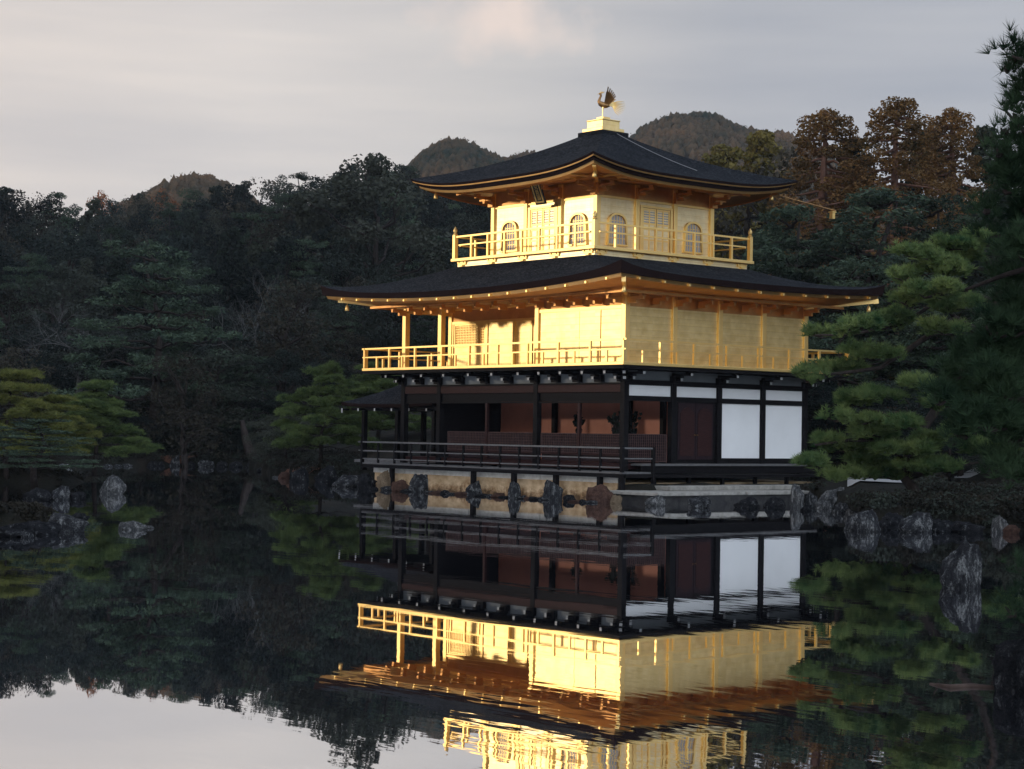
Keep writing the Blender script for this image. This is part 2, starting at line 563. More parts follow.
# ---------------------------------------------------------------- ground, water
SHORE = [(-900, 62), (-500, 66), (-200, 72), (0, 92), (60, 96), (110, 100), (170, 104), (250, 102), (275, 84), (300, 78.5), (345, 76.5),
         (362, 73), (400, 69.5), (500, 64.6), (600, 60.6), (622, 58.6), (640, 58.4), (790, 63.4), (800, 62.5), (830, 58), (850, 53), (862, 46), (880, 44.8), (1000, 45), (1030, 45.5),
         (1090, 40), (1300, 28), (1700, 16)]
SU = [a for a, b in SHORE]; SD = [b for a, b in SHORE]
ISLES = []   # (x, y, rx, ry, rot, height)
def isle(u, dist, rx, ry, h, rot=None):
    p = polar(u, dist)
    ISLES.append((p[0], p[1], rx, ry, YAW if rot is None else rot, h))
isle(-30, 41, 2.0, 1.3, .34)
isle(0, 73, 3.0, 2.6, .6)
isle(1400, 15.9, 1.1, 1.2, .55)
def ground_z(x, y):
    dx = x-CAM[0]; dy = y-CAM[1]
    d = math.hypot(dx, dy)
    fx = dx*_F[0]+dy*_F[1]; rx = dx*_R[0]+dy*_R[1]
    ang = math.atan2(rx, fx)
    if abs(ang) < R(62):
        u = PX+FPX*math.tan(ang)
        sh = np.interp(u, SU, SD) if u < 1700 else max(1.5, 16-(u-1700)*.02)
        if u < -900:
            sh = max(1.5, 62+(u+900)*.03)
    else:
        sh = 1.5
        u = 99999 if ang > 0 else -99999
    s = d-sh
    z = -.9+1.4*min(1, max(0, (s+.9)/1.5))**1.5 if s < .6 else .5
    if s > 4:
        slope = .03
        if u < 480:
            slope = .135
        elif u < 800:
            slope = np.interp(u, (480, 800), (.135, .08))
        else:
            slope = .08
        back = float(np.interp(u, (520, 560, 900, 1000), (12, 34, 34, 16)))
        z += slope*max(0, min(s-back, 190))*min(1, max(0, (s-4)/10)) + .25*min(1, (s-4)/8)
    for (ix, iy, a, b, rot, h) in ISLES:
        ex = (x-ix)*math.cos(rot)+(y-iy)*math.sin(rot); ey = -(x-ix)*math.sin(rot)+(y-iy)*math.cos(rot)
        q = math.hypot(ex/a, ey/b)
        if q < 1.5:
            z = max(z, -.9+(h+.9)*min(1, max(0, (1.5-q)/.75)))
    return z
angs = sorted(set([round(a, 3) for a in np.arange(-22, 22.01, .2)]+[round(a, 3) for a in np.arange(-180, 180, 4.0)]))
rads = [0.3, 1.5, 4]+list(np.arange(8, 30, 1.5))+list(np.arange(30, 112, .6))+list(np.geomspace(112, 1500, 32))
V = []; F = []
na = len(angs)
for d in rads:
    for a in angs:
        th = R(a)
        x = CAM[0]+d*(math.cos(th)*-math.sin(YAW)+math.sin(th)*math.cos(YAW))
        y = CAM[1]+d*(math.cos(th)*math.cos(YAW)+math.sin(th)*math.sin(YAW))
        z = ground_z(x, y)
        if d < 120:
            z += .10*mnoise.noise(Vector((x*.5, y*.5, 0)))*(1 if z > .1 else 0)
        V.append((x, y, z))
for i in range(len(rads)-1):
    for k in range(na):
        F.append((i*na+k, i*na+(k+1) % na, (i+1)*na+(k+1) % na, (i+1)*na+k))
g = np_mesh('ground', V, F, 'forest_ground', smooth=True)
kind(g, 'structure')
w = MB().add([(-400, -300, 0), (300, -300, 0), (300, 300, 0), (-400, 300, 0)], [(0, 1, 2, 3)]).build('water', 'pond_water')
kind(w, 'structure')

# unseen hill added south-west, crest shaped to shade pond, forest and ground floor
us = np.array([math.sin(_az), math.cos(_az)]); ps = np.array([-us[1], us[0]])
if ps[0] < 0:
    ps = -ps
TAN = math.tan(R(SUN_EL))
def crest(s):
    return np.interp(s, [-260, -120, -46, -30, -20, -16.5, 2.6, 5.5, 12, 60, 200], [21, 22, 20, 19, 16, 2.5, 2.2, 2.4, 2.8, 8, 10])
V = []; F = []
ss = list(np.arange(-260, 201, 1.5))
prof = [(-60, 0), (-30, .55), (-10, .93), (0, 1.0), (12, .8), (45, .35), (80, -.05)]
for s in ss:
    hz = crest(s)+112*TAN
    for (tt, fr_) in prof:
        p = us*(112+tt*-1 if False else 112-(-tt))+ps*s
        V.append((p[0], p[1], max(-.5, hz*fr_) if fr_ > 0 else -.5))
npf = len(prof)
for i in range(len(ss)-1):
    for k in range(npf-1):
        F.append((i*npf+k, i*npf+k+1, (i+1)*npf+k+1, (i+1)*npf+k))
kind(np_mesh('hill', V, F, 'forest_ground', smooth=False), 'structure')

# ================================================================ the pavilion
K = 2.12
W, ND = -5.5*K, 4*K
pav = thing('golden_pavilion', 'three storey pavilion with gilded upper floors and dark curved roofs, standing on the pond edge', 'pavilion')
# ---- stone base
b = MB(); b.box(-12.45, .5, -.72, 8.6, -.6, .56)
b.build('foundation', 'sand_plaster', pav)
b = MB()
xs = np.linspace(-12.5, .55, 8)
for i in range(7):
    b.box(xs[i]+.01, xs[i+1]-.01, -.76+.015*(i % 2), -.4, .56, .80)
b.build('foundation_cap', 'pale_granite', pav, bevel=.02)
# terrace of cut stone to the east, with a step
b = MB()
ys = np.linspace(-1.65, 8.2, 6)
for i in range(5):
    b.box(.9+.01, 3.25-[0, .12, .04, .16, .07][i], ys[i]+.008, ys[i+1]-.008, .26, .36+.004*(i % 3))
b.build('stone_terrace', 'terrace_stone', pav, bevel=.02)
b = MB(); b.box(.9, 3.1, -1.5, 8.1, -.6, .258)
b.build('terrace_base', 'dark_stone', pav)
b = MB(); b.box(.55, 1.9, .2, 8.6, .365, .50)
b.build('terrace_step', 'terrace_stone', pav, bevel=.02)

OD = 1.0821
# ---- ground floor deck (south) with posts, rails
b = MB()
nb = 6
for i in range(nb):
    y0 = -OD+i*.18
    b.box(W-OD, OD, y0+.006, y0+.174, .862, .9165)
b.box(W-OD, OD, 0.0, .16, .862, .915)
b.build('deck', 'weathered_wood', pav)
b = MB(); b.box(W-OD, OD, -OD-.02, -OD+.10, .74, .858); b.box(W-OD, OD, -OD+.12, -OD+.16, .80, .86)
b.box(OD-.1, OD+.02, -OD+.13, .2, .74, .858)
b.build('deck_beam', 'black_wood', pav)
for u in (392, 473.5, 514, 556, 600, 621.7):
    x = on(u, 480, 1, -.98)[0]
    MB().box(x-.075, x+.075, -1.055, -.905, .02, .738).build('deck_post', 'black_wood', pav)
rl = MB().build('railing', 'weathered_wood', pav) if False else None
rb = MB()
rb.box(W-OD-.05, OD+.05, -OD-.035, -OD+.035, 1.635, 1.69)
rail1 = rb.build('deck_railing', 'weathered_wood', pav)
MB().box(W-OD, OD, -OD-.025, -OD+.025, 1.32, 1.36).build('rail', 'weathered_wood', rail1)
MB().box(W-OD, OD, -OD-.03, -OD+.03, 1.04, 1.08).build('rail', 'weathered_wood', rail1)
for i in range(15):
    x = W-OD+(OD*2-W)*i/14
    wd_ = .055 if i in (0, 14) else .035
    MB().box(x-wd_, x+wd_, -OD-wd_+.004, -OD+wd_-.004, .917, 1.634 if i not in (0, 14) else 1.74).build('railing_post', 'black_wood', rail1)
rb = MB().box(OD-.035, OD+.035, -OD+.06, .22, 1.635, 1.688)
rb.box(OD-.025, OD+.025, -OD+.06, .2, 1.32, 1.36)
r2 = rb.build('side_railing', 'weathered_wood', pav)
MB().box(OD-.05, OD+.05, .2, .3, .45, 1.70).build('railing_post', 'black_wood', r2)
# west return of the deck rail and its far side seen through the open bay
rb = MB().box(W-OD-.035, W-OD+.035, -OD+.06, 4.2, 1.635, 1.688)
rb.box(W-OD-.025, W-OD+.025, -OD+.06, 4.2, 1.32, 1.36)
r3 = rb.build('side_railing', 'weathered_wood', pav)
MB().box(W-OD, W, .165, 4.3, .862, .915).build('deck', 'weathered_wood', pav)
# ---- main floor of the ground storey
b = MB(); b.box(W, 0, .0, ND, .98, 1.17)
b.build('main_floor', 'brown_wood', pav)
# east steps: ledge and lower bench
b = MB()
b.box(.0, .50, .32, ND+.2, 1.10, 1.168)
b.build('veranda_ledge', 'weathered_wood', pav)
b = MB(); b.box(.42, .46, .34, ND+.1, .86, 1.098)
b.build('ledge_skirt', 'black_wood', pav)
b = MB(); b.box(.5, 1.02, .34, ND+.2, .74, .835)
for y in np.arange(.6, ND+.2, 1.55):
    b.box(.72, .82, y-.06, y+.06, .36, .739)
b.build('step_bench', 'black_wood', pav)
# columns
def col1(x, y, z0=.93, z1=3.78, w_=.105):
    return MB().box(x-w_, x+w_, y-w_, y+w_, z0, z1).build('column', 'black_wood', pav, bevel=.012)
for x, y in [(0, 0), (-2*K, 0), (-4.5*K, 0), (W, 0), (0, K), (0, 2*K), (0, 3*K), (0, 4*K), (-4.5*K, K), (W, K), (W, 2*K), (W, 3*K), (W, 4*K), (-4.5*K, 4*K), (-2*K, 4*K)]:
    col1(x, y)
for x in (-1*K, -3.25*K):
    MB().box(x-.05, x+.05, -.05, .05, 1.18, 3.08).build('mullion', 'brown_wood', pav)
# south beams
segs = [(W, -4.5*K), (-4.5*K, -2*K), (-2*K, 0)]
for a, c_ in segs:
    MB().box(a+.11, c_-.11, -.085, .085, 3.43, 3.68).build('tie_beam', 'brown_wood', pav, bevel=.01)
    MB().box(a+.11, c_-.11, -.05, .05, 3.085, 3.14).build('lintel', 'black_wood', pav)
    MB().box(a+.11, c_-.11, .0, .04, 3.145, 3.425).build('lintel_board', 'black_wood', pav)
# lattice lower shutters (south)
def lattice(axis, a0, a1, pos, z0, z1, step, name, mt, par, wbar=.014, dep=.012, frame=.03):
    b = MB()
    def bx(p0, p1, q0, q1, d):
        if axis == 'x':
            b.box(p0, p1, pos-d, pos+d, q0, q1)
        else:
            b.box(pos-d, pos+d, p0, p1, q0, q1)
    bx(a0, a1, z0, z0+frame, dep*2); bx(a0, a1, z1-frame, z1, dep*2)
    bx(a0, a0+frame, z0+frame, z1-frame, dep*2); bx(a1-frame, a1, z0+frame, z1-frame, dep*2)
    n = max(2, int((a1-a0)/step))
    for i in range(1, n):
        p = a0+(a1-a0)*i/n
        bx(p-wbar/2, p+wbar/2, z0+frame, z1-frame, dep)
    n = max(2, int((z1-z0)/step))
    for i in range(1, n):
        p = z0+(z1-z0)*i/n
        bx(a0+frame, a1-frame, p-wbar/2, p+wbar/2, dep*.7)
    return b.build(name, mt, par)
for a0, a1 in [(-4.5*K+.45, -3.25*K-.06), (-3.25*K+.06, -2*K-.12), (-2*K+.2, -K-.06), (-K+.06, -.12)]:
    o = lattice('x', a0, a1, .02, 1.46, 2.10, .085, 'lattice_panel', 'lattice_wood', pav)
    MB().box(a0, a1, .05, .062, 1.2, 2.08).build('backing_board', 'door_wood', o)
    MB().box(a0, a1, -.03, .045, 1.40, 1.455).build('sill', 'brown_wood', o)
lattice('y', .12, K-.22, -.02, 1.22, 2.11, .085, 'lattice_panel', 'lattice_wood', pav)
MB().box(-.06, -.05, .12, K-.22, 1.2, 2.09).build('backing_board', 'door_wood', pav)
# interior
YI = 2.75
MB().box(-4.5*K+.06, -.12, YI, YI+.08, 1.17, 3.41).build('interior_wall', 'red_interior', pav)
MB().box(-4.5*K-.04, -4.5*K+.04, .12, ND-.1, 1.17, 3.41).build('interior_wall', 'black_wood', pav)
MB().box(-4.5*K, -.1, ND-.06, ND+.02, .98, 3.68).build('back_wall', 'black_wood', pav)
for x in (-3.25*K+.5, -K-.45, -.95):
    MB().box(x-.08, x+.08, YI-.18, YI-.02, 1.17, 3.4).build('inner_column', 'black_wood', pav)
MB().box(W, 0, .2, ND, 3.42, 3.46).build('ceiling', 'brown_wood', pav)
# east wall: upper white panels, lower panels, doors
for i in range(4):
    y0, y1 = i*K+.105, (i+1)*K-.105
    MB().box(-.03, .02, y0, y1, 3.33, 3.67).build('white_panel', 'white_plaster', pav)
    MB().box(-.05, .07, y0, y1, 3.672, 3.83).build('tie_beam', 'black_wood', pav)
    MB().box(-.05, .07, y0, y1, 3.165, 3.328).build('lintel', 'black_wood', pav)
    if i >= 2:
        MB().box(-.03, .02, y0, y1, 1.35, 3.163).build('white_panel', 'white_plaster', pav)
        MB().box(-.05, .06, y0, y1, 1.172, 1.348).build('sill', 'black_wood', pav)
y0, y1 = K+.105, 2*K-.105
MB().box(-.03, .0, y0, y1, 1.172, 3.163).build('door_surround', 'black_wood', pav)
mid = (y0+y1)/2
for s in (-1, 1):
    a = mid if s > 0 else y0+.14
    c_ = y1-.14 if s > 0 else mid
    dd = MB(); dd.box(.001, .03, a+.01, c_-.01, 1.30, 3.14)
    d_ = dd.build('plank_door', 'door_wood', pav)
    p = MB()
    n = 9; ya, yb = a+.09, c_-.09
    arc = [(ya, 1.42), (yb, 1.42)]+[(yb-(yb-ya)*k/n, 2.82+.18*math.sin(math.pi*k/n)) for k in range(n+1)]
    nn = len(arc)
    vs = [(.03, y, z) for y, z in arc]+[(.05, y, z) for y, z in arc]
    p.add(vs, [tuple(range(nn, 2*nn))]+[(k, (k+1) % nn, nn+(k+1) % nn, nn+k) for k in range(nn)])
    p.build('raised_panel', 'brown_wood', d_)
    MB().tube([(.03, (c_-.06 if s < 0 else a+.06), 2.1), (.075, (c_-.06 if s < 0 else a+.06), 2.1)], .025, 8).build('handle', 'bronze', d_)
# ---- bracket zone under the balcony
b = MB()
b.box(W, 0, -.02, .02, 3.69, 4.13); b.box(-.02, .02, .0, ND, 3.84, 4.13)
b.box(W-.02, W+.02, 0, ND, 3.69, 4.13); b.box(W, 0, ND-.02, ND+.02, 3.69, 4.13)
b.build('plaster_band', 'band_plaster', pav)
b = MB()
b.box(W-.06, .06, -.075, .075, 4.05, 4.13); b.box(-.075, .075, .08, ND, 4.132, 4.2)
b.box(W-.06, .06, -.06, .06, 3.685, 3.74)
b.build('bracket_rail', 'black_wood', pav)
def bracket(x, y, dx, dy, par=pav):
    b = MB()
    # two-tier bracket arm reaching out, white painted nose on each tier
    p = Vector((x, y, 0)); d = Vector((dx, dy, 0)).normalized(); s = Vector((-d.y, d.x, 0))
    def bb(a, c_, z0, z1, w_, mi=0):
        q = [p+d*a-s*w_, p+d*c_-s*w_, p+d*c_+s*w_, p+d*a+s*w_]
        v = [(k.x, k.y, z0) for k in q]+[(k.x, k.y, z1) for k in q]
        b.add(v, [(3, 2, 1, 0), (4, 5, 6, 7), (0, 1, 5, 4), (1, 2, 6, 5), (2, 3, 7, 6), (3, 0, 4, 7)], mi)
    bb(.02, .42, 3.84, 3.92, .045); bb(.42, .432, 3.838, 3.922, .047, 1)
    bb(.02, .88, 4.0, 4.08, .045); bb(.88, .892, 3.998, 4.082, .047, 1)
    bb(.24, .42, 3.945, 3.995, .11)
    bb(.70, .88, 4.085, 4.138, .10)
    bb(.05, .2, 3.76, 3.99, .17)
    return b.build('bracket', ['black_wood', 'white_paint'], par)
for x in [0, -K, -2*K, -3.25*K, -4.5*K, W, -.5*K, -1.5*K, -2.65*K, -3.9*K, -5*K]:
    bracket(x, 0, 0, -1)
for y in [0, K, 2*K, 3*K, 4*K]:
    bracket(0, y, 1, 0)
bracket(0, 0, 1, -1); bracket(W, 0, -1, -1); bracket(0, ND, 1, 1)
for y in (K, 2*K, 3*K):
    bracket(W, y, -1, 0)
# ---- balcony of the second storey
O = 1.1343
MB().box(W-O, O, -O, ND+O, 4.2448, 4.345).build('balcony_floor', 'gold_trim', pav, bevel=.01)
b = MB()
b.box(W-O+.06, O-.06, -O+.06, -O+.2, 4.14, 4.242)
b.box(O-.2, O-.06, -O+.2, ND+O-.06, 4.14, 4.242)
b.box(W-O+.06, W-O+.2, -O+.2, ND+O-.06, 4.14, 4.242)
b.box(W-O+.2, O-.2, -O+.2, ND+O-.2, 4.20, 4.242)
b.build('balcony_joist', 'black_wood', pav)
def balustrade(axis, a0, a1, pos, zf, zmid, ztop_, n, par, over=.14, alt=True, name='balustrade'):
    def bx(b, p0, p1, w_, z0, z1):
        if axis == 'x':
            b.box(p0, p1, pos-w_, pos+w_, z0, z1)
        else:
            b.box(pos-w_, pos+w_, p0, p1, z0, z1)
    b = MB(); bx(b, a0-over, a1+over, .032, ztop_-.06, ztop_)
    r_ = b.build(name, 'gold_trim', par)
    b = MB(); bx(b, a0-over*.8, a1+over*.8, .026, zmid-.045, zmid); b.build('rail', 'gold_trim', r_)
    for i in range(n+1):
        p = a0+(a1-a0)*i/n
        tall = (i % 2 == 0) or not alt
        b = MB(); bx(b, p-.038, p+.038, .038 if tall else .03, zf, (ztop_-.061) if tall else zmid-.046)
        b.build('baluster', 'gold_trim', r_)
    return r_
ZB2 = 4.347
balustrade('x', W-O+.07, O-.07, -O+.07, ZB2, 4.76, 5.075, 18, pav)
balustrade('y', -O+.15, ND+O-.07, O-.07, ZB2, 4.763, 5.072, 14, pav)
balustrade('y', -O+.15, ND+O-.07, W-O+.07, ZB2, 4.763, 5.072, 14, pav)
balustrade('x', W-O+.15, O-.15, ND+O-.07, ZB2, 4.76, 5.075, 18, pav)

# ---- second storey walls
def goldcol(x, y, z0, z1, w_=.085):
    return MB().box(x-w_, x+w_, y-w_, y+w_, z0, z1).build('column', 'gold_trim', pav, bevel=.012)
for x, y in [(0, 0), (-2*K, 0), (-4.5*K, 0), (W, 0), (0, K), (0, 2*K), (0, 3*K), (0, 4*K), (W, K), (W, 2*K), (W, 3*K), (W, 4*K)]:
    goldcol(x, y, ZB2, 6.56, .10)
ZL = 6.165
for i in range(4):
    MB().box(-.05, .03, i*K+.1, (i+1)*K-.1, ZB2, ZL).build('wall_panel', 'gold_leaf_wall', pav)
    MB().box(-.05, .035, i*K+.1, (i+1)*K-.1, ZL+.002, 6.56).build('frieze', 'shaded_gilt', pav)
# south flush block: sliding boards (four leaves)
lf = np.linspace(-2*K+.1, -.1, 5)
for i in range(4):
    off = .0 if i in (0, 3) else -.025
    o = MB().box(lf[i], lf[i+1]-.012, -.03+off, .03+off, 4.41, 6.09).build('door_panel', 'gold_leaf_wall', pav)
    MB().box(lf[i+1]-.03, lf[i+1]-.014, -.034+off, -.0301+off, 4.44, 6.06).build('stile', 'gold_trim', o)
MB().box(-2*K+.1, -.1, -.06, .06, ZB2, 4.408).build('sill', 'gold_trim', pav)
MB().box(-2*K+.1, -.1, -.07, .06, 6.092, 6.2).build('lintel', 'gold_trim', pav)
MB().box(-2*K+.1, -.1, -.04, .05, 6.202, 6.56).build('frieze', 'shaded_gilt', pav)
# return wall, recessed gallery wall
MB().box(-2*K-.05, -2*K+.05, .1, K, ZB2, 6.5).build('wall_panel', 'gold_leaf_wall', pav)
gx = [W+.1, -9.55, -9.35, -8.0, -7.05, -2*K-.05]
o = lattice('x', -11.45, -9.62, K-.02, 5.22, 6.05, .09, 'lattice_panel', 'gold_trim', pav, .022, .016, .05)
MB().box(-11.45, -9.62, K+.015, K+.05, 5.22, 6.05).build('backing_board', 'gold_leaf_wall', o)
o = MB().box(-11.45, -9.62, K-.03, K+.05, ZB2+.05, 5.19).build('lattice_panel', 'gold_leaf_wall', pav)
MB().box(-11.47, -9.6, K-.05, K-.02, 5.191, 5.218).build('rail', 'gold_trim', pav)
MB().box(-9.47, -8.07, K-.03, K+.05, ZB2+.05, 6.05).build('door_panel', 'gold_leaf_wall', pav)
MB().box(-7.93, -7.13, K-.01, K+.05, ZB2+.05, 6.05).build('door_panel', 'gold_leaf_wall', pav)
MB().box(-6.95, -2*K-.05, K-.03, K+.05, ZB2+.05, 6.05).build('door_panel', 'gold_leaf_wall', pav)
for x in (-11.54, -9.54, -8.0, -7.04):
    MB().box(x-.06, x+.06, K-.07, K+.05, ZB2, 6.05).build('gallery_post', 'gold_trim', pav)
MB().box(W+.1, -2*K-.06, K-.08, K+.05, 6.052, 6.15).build('lintel', 'gold_trim', pav)
MB().box(W+.1, -2*K-.06, K-.04, K+.05, 6.152, 6.56).build('frieze', 'shaded_gilt', pav)
for a, c_ in ((W, -4.5*K), (-4.5*K, -2*K)):
    MB().box(a+.1, c_-.1, -.06, .06, 6.36, 6.56).build('tie_beam', 'gold_trim', pav)
MB().box(W-.06, W+.06, .1, K-.1, 6.36, 6.56).build('tie_beam', 'gold_trim', pav)
for i in range(1, 4):
    MB().box(W-.03, W+.05, i*K+.1, (i+1)*K-.1, ZB2, 6.56).build('wall_panel', 'gold_leaf_wall', pav)
for a, c_ in ((W, -4.5*K), (-4.5*K, -2*K), (-2*K, 0)):
    MB().box(a+.1, c_-.1, ND-.03, ND+.03, ZB2, 6.56).build('wall_panel', 'gold_leaf_wall', pav)
MB().box(W-.1, .1, -.1, ND+.1, 6.562, 6.60).build('ceiling', 'shaded_gilt', pav)

# ---- curved roofs
def roof_ring(x0, x1, y0, y1, ix0, ix1, iy0, iy1, ze, zi, lift, th, nseg=28, nt_=12, conc=.30, lp=3.2, side=(0, 0, 0, 0), wedge=0.0):
    """ring of points: outer eave rectangle -> inner rectangle; returns grid rows of (x,y,z)"""
    cor = [((x0, y0), (x1, y0)), ((x1, y0), (x1, y1)), ((x1, y1), (x0, y1)), ((x0, y1), (x0, y0))]
    ico = [((ix0, iy0), (ix1, iy0)), ((ix1, iy0), (ix1, iy1)), ((ix1, iy1), (ix0, iy1)), ((ix0, iy1), (ix0, iy0))]
    rows = []
    for j in range(nt_+1):
        t_ = j/nt_
        row = []
        for (a, c_), (ia, ic), so_ in zip(cor, ico, side):
            for k in range(nseg):
                s = k/nseg
                # more samples near the corners
                s = .5-.5*math.cos(math.pi*s)
                ox, oy = a[0]+(c_[0]-a[0])*s, a[1]+(c_[1]-a[1])*s
                qx, qy = ia[0]+(ic[0]-ia[0])*s, ia[1]+(ic[1]-ia[1])*s
                e = abs(2*s-1)
                # slight outward sweep of the corners
                cx_, cy_ = (x0+x1)/2, (y0+y1)/2
                zz = ze+(zi-ze)*((1-conc)*t_+conc*t_*t_)
                zz += (lift*(e**lp)+so_*(1-e**lp))*(1-t_)**1.7+wedge*e**9*(1-t_)**5
                row.append((ox+(qx-ox)*t_, oy+(qy-oy)*t_, zz))
        rows.append(row)
    return rows
def ring_faces(nrow, n, flip=False):
    f = []
    for j in range(nrow-1):
        for k in range(n):
            q = (j*n+k, j*n+(k+1) % n, (j+1)*n+(k+1) % n, (j+1)*n+k)
            f.append(q[::-1] if flip else q)
    return f
def band(rows_from, dz_top, inset_top, dz_bot, inset_bot, c0, name, mt, par, depth=.06, smooth=True, rise=None):
    """a strip following the eave line: from (inset, dz) top to bottom, with a back face"""
    cx_, cy_, hx, hy = c0
    def off(p, ins, dz):
        x, y, z = p
        fx = (x-cx_)/hx; fy = (y-cy_)/hy
        return (cx_+(hx-ins)*fx, cy_+(hy-ins)*fy, z+dz)
    e = rows_from
    n = len(e)
    vs = [off(p, inset_top, dz_top+(rise[i_] if rise else 0)) for i_, p in enumerate(e)]+[off(p, inset_bot, dz_bot) for p in e]+[off(p, inset_bot+depth, dz_bot) for p in e]+[off(p, inset_top+depth, dz_top) for p in e]
    f = []
    for j in range(4):
        for k in range(n):
            f.append((j*n+k, j*n+(k+1) % n, ((j+1) % 4)*n+(k+1) % n, ((j+1) % 4)*n+k))
    return MB().add(vs, f).build(name, mt, par)
def soffit(e, c0, ins, dz, wall, zw, name, mt, par, nt_=5):
    cx_, cy_, hx, hy = c0
    x0, x1, y0, y1 = wall
    n = len(e)
    rows = []
    for j in range(nt_+1):
        t_ = j/nt_
        for (x, y, z) in e:
            fx = (x-cx_)/hx; fy = (y-cy_)/hy
            ox, oy = cx_+(hx-ins)*fx, cy_+(hy-ins)*fy
            wx, wy = (x0+x1)/2+(x1-x0)/2*fx, (y0+y1)/2+(y1-y0)/2*fy
            tt = t_
            rows.append((ox+(wx-ox)*tt, oy+(wy-oy)*tt, (z+dz)+(zw-(z+dz))*(1-(1-tt)**1.6)))
    return MB().add(rows, ring_faces(nt_+1, n, True)).build(name, mt, par, smooth=True)
cx, cy = -5.83, 4.24
# lower roof
E2 = 2.1
Q3 = 3.72
c2 = ((W-2.50+2.0)/2, (ND+1.88-2.1)/2, (2.0+2.50-W)/2, (ND+1.88+2.1)/2)
rows = roof_ring(W-2.50, 2.0, -2.1, ND+1.88, cx-Q3, cx+Q3, cy-Q3, cy+Q3, 6.85, 7.97, .34, .25, 28, 12, .30, 2.1, (0, .17, .12, 0))
n = len(rows[0])
e2 = rows[0]
rows = roof_ring(W-2.50, 2.0, -2.1, ND+1.88, cx-Q3, cx+Q3, cy-Q3, cy+Q3, 6.85, 7.97, .34, .25, 28, 12, .30, 2.1, (0, .17, .12, 0), .2)
roof2 = MB().add([p for r_ in rows for p in r_], ring_faces(len(rows), n)).build('roof', 'bark_shingle', pav, smooth=True)
band(e2, .0, 0, -.185, .07, c2, 'shingle_edge', 'shingle_edge', roof2, .3, rise=[q[2]-p_[2] for p_, q in zip(e2, rows[0])])
band(e2, -.19, .16, -.30, .20, c2, 'eave_fascia', 'gilt_edge', roof2, .06)
soffit(e2, c2, .24, -.27, (W-.1, .1, -.1, ND+.1), 6.565, 'soffit', 'shaded_gilt', roof2)
def bracket_ends(e_z, xs_, ys_, ring, zb, name, par, drop=.12):
    pass
def eave_bracket(x, y, dx, dy, r0, r1, z, par):
    p = Vector((x, y, 0)); d = Vector((dx, dy, 0)).normalized(); s = Vector((-d.y, d.x, 0))
    b = MB()
    def bb(a, c_, z0, z1, w_):
        q = [p+d*a-s*w_, p+d*c_-s*w_, p+d*c_+s*w_, p+d*a+s*w_]
        v = [(k.x, k.y, z0) for k in q]+[(k.x, k.y, z1) for k in q]
        b.add(v, [(3, 2, 1, 0), (4, 5, 6, 7), (0, 1, 5, 4), (1, 2, 6, 5), (2, 3, 7, 6), (3, 0, 4, 7)])
    bb(r0, r1, z-.05, z+.05, .045)
    bb(r1-.14, r1, z+.05, z+.12, .085)
    bb(r0, r0+.32, z-.16, z-.05, .05)
    return b.build('eave_bracket', 'shaded_gilt', par)
for x in np.linspace(W+.1, -.1, 13):
    eave_bracket(x, -.1, 0, -1, 0, .62, 6.42, pav)
for y in np.linspace(.1, ND-.1, 9):
    eave_bracket(.1, y, 1, 0, 0, .62, 6.42, pav)
for x in np.linspace(W-1.3, 1.2, 16):
    f_ = abs(2*(x-c2[0])/(2*c2[2]))
    z = 6.85+.34*f_**2.1-.25
    MB().box(x-.035, x+.035, -1.98, -1.90, z-.05, z+.02).build('rafter_end', 'gold_trim', pav)
for y in np.linspace(-1.2, ND+1.2, 11):
    f_ = abs((y-c2[1])/c2[3])
    z = 6.85+.17+.17*f_**2.1-.25
    MB().box(1.80, 1.88, y-.035, y+.035, z-.05, z+.02).build('rafter_end', 'gold_trim', pav)
# purlin carried by the bracket ends
b = MB()
b.box(W-.95, .95, -.95, -.85, 6.52, 6.60); b.box(.85, .95, -.84, ND+.95, 6.52, 6.60); b.box(W-.95, W-.85, -.84, ND+.95, 6.52, 6.60)
b.build('purlin', 'shaded_gilt', pav)
# hip rafters at the corners
def hip_rafter(x, y, dx, dy, z0, z1, L, par, mt='gold_trim'):
    b = MB().bar((x, y, z0), (x+dx*L, y+dy*L, z1), .11, .13)
    b.bar((x+dx*(L-.02), y+dy*(L-.02), z1), (x+dx*(L+.10), y+dy*(L+.10), z1+.02), .13, .16)
    return b.build('hip_rafter', mt, par)
for x, y, dx, dy in ((0, 0, 1, -1), (W, 0, -1, -1), (0, ND, 1, 1), (W, ND, -1, 1)):
    hip_rafter(x, y, dx, dy, 6.55, 6.80, 1.68, pav)
def bell(x, y, z, par=pav):
    b = MB().lathe([(.012, z), (.012, z-.1), (.05, z-.12), (.07, z-.22), (.085, z-.3), (.07, z-.31)], x, y, 10)
    return b.build('wind_bell', 'gold_trim', par, smooth=True)
for x, y, dx, dy in ((0, 0, 1, -1), (W, 0, -1, -1), (0, ND, 1, 1)):
    bell(x+dx*1.55, y+dy*1.55, 6.75)

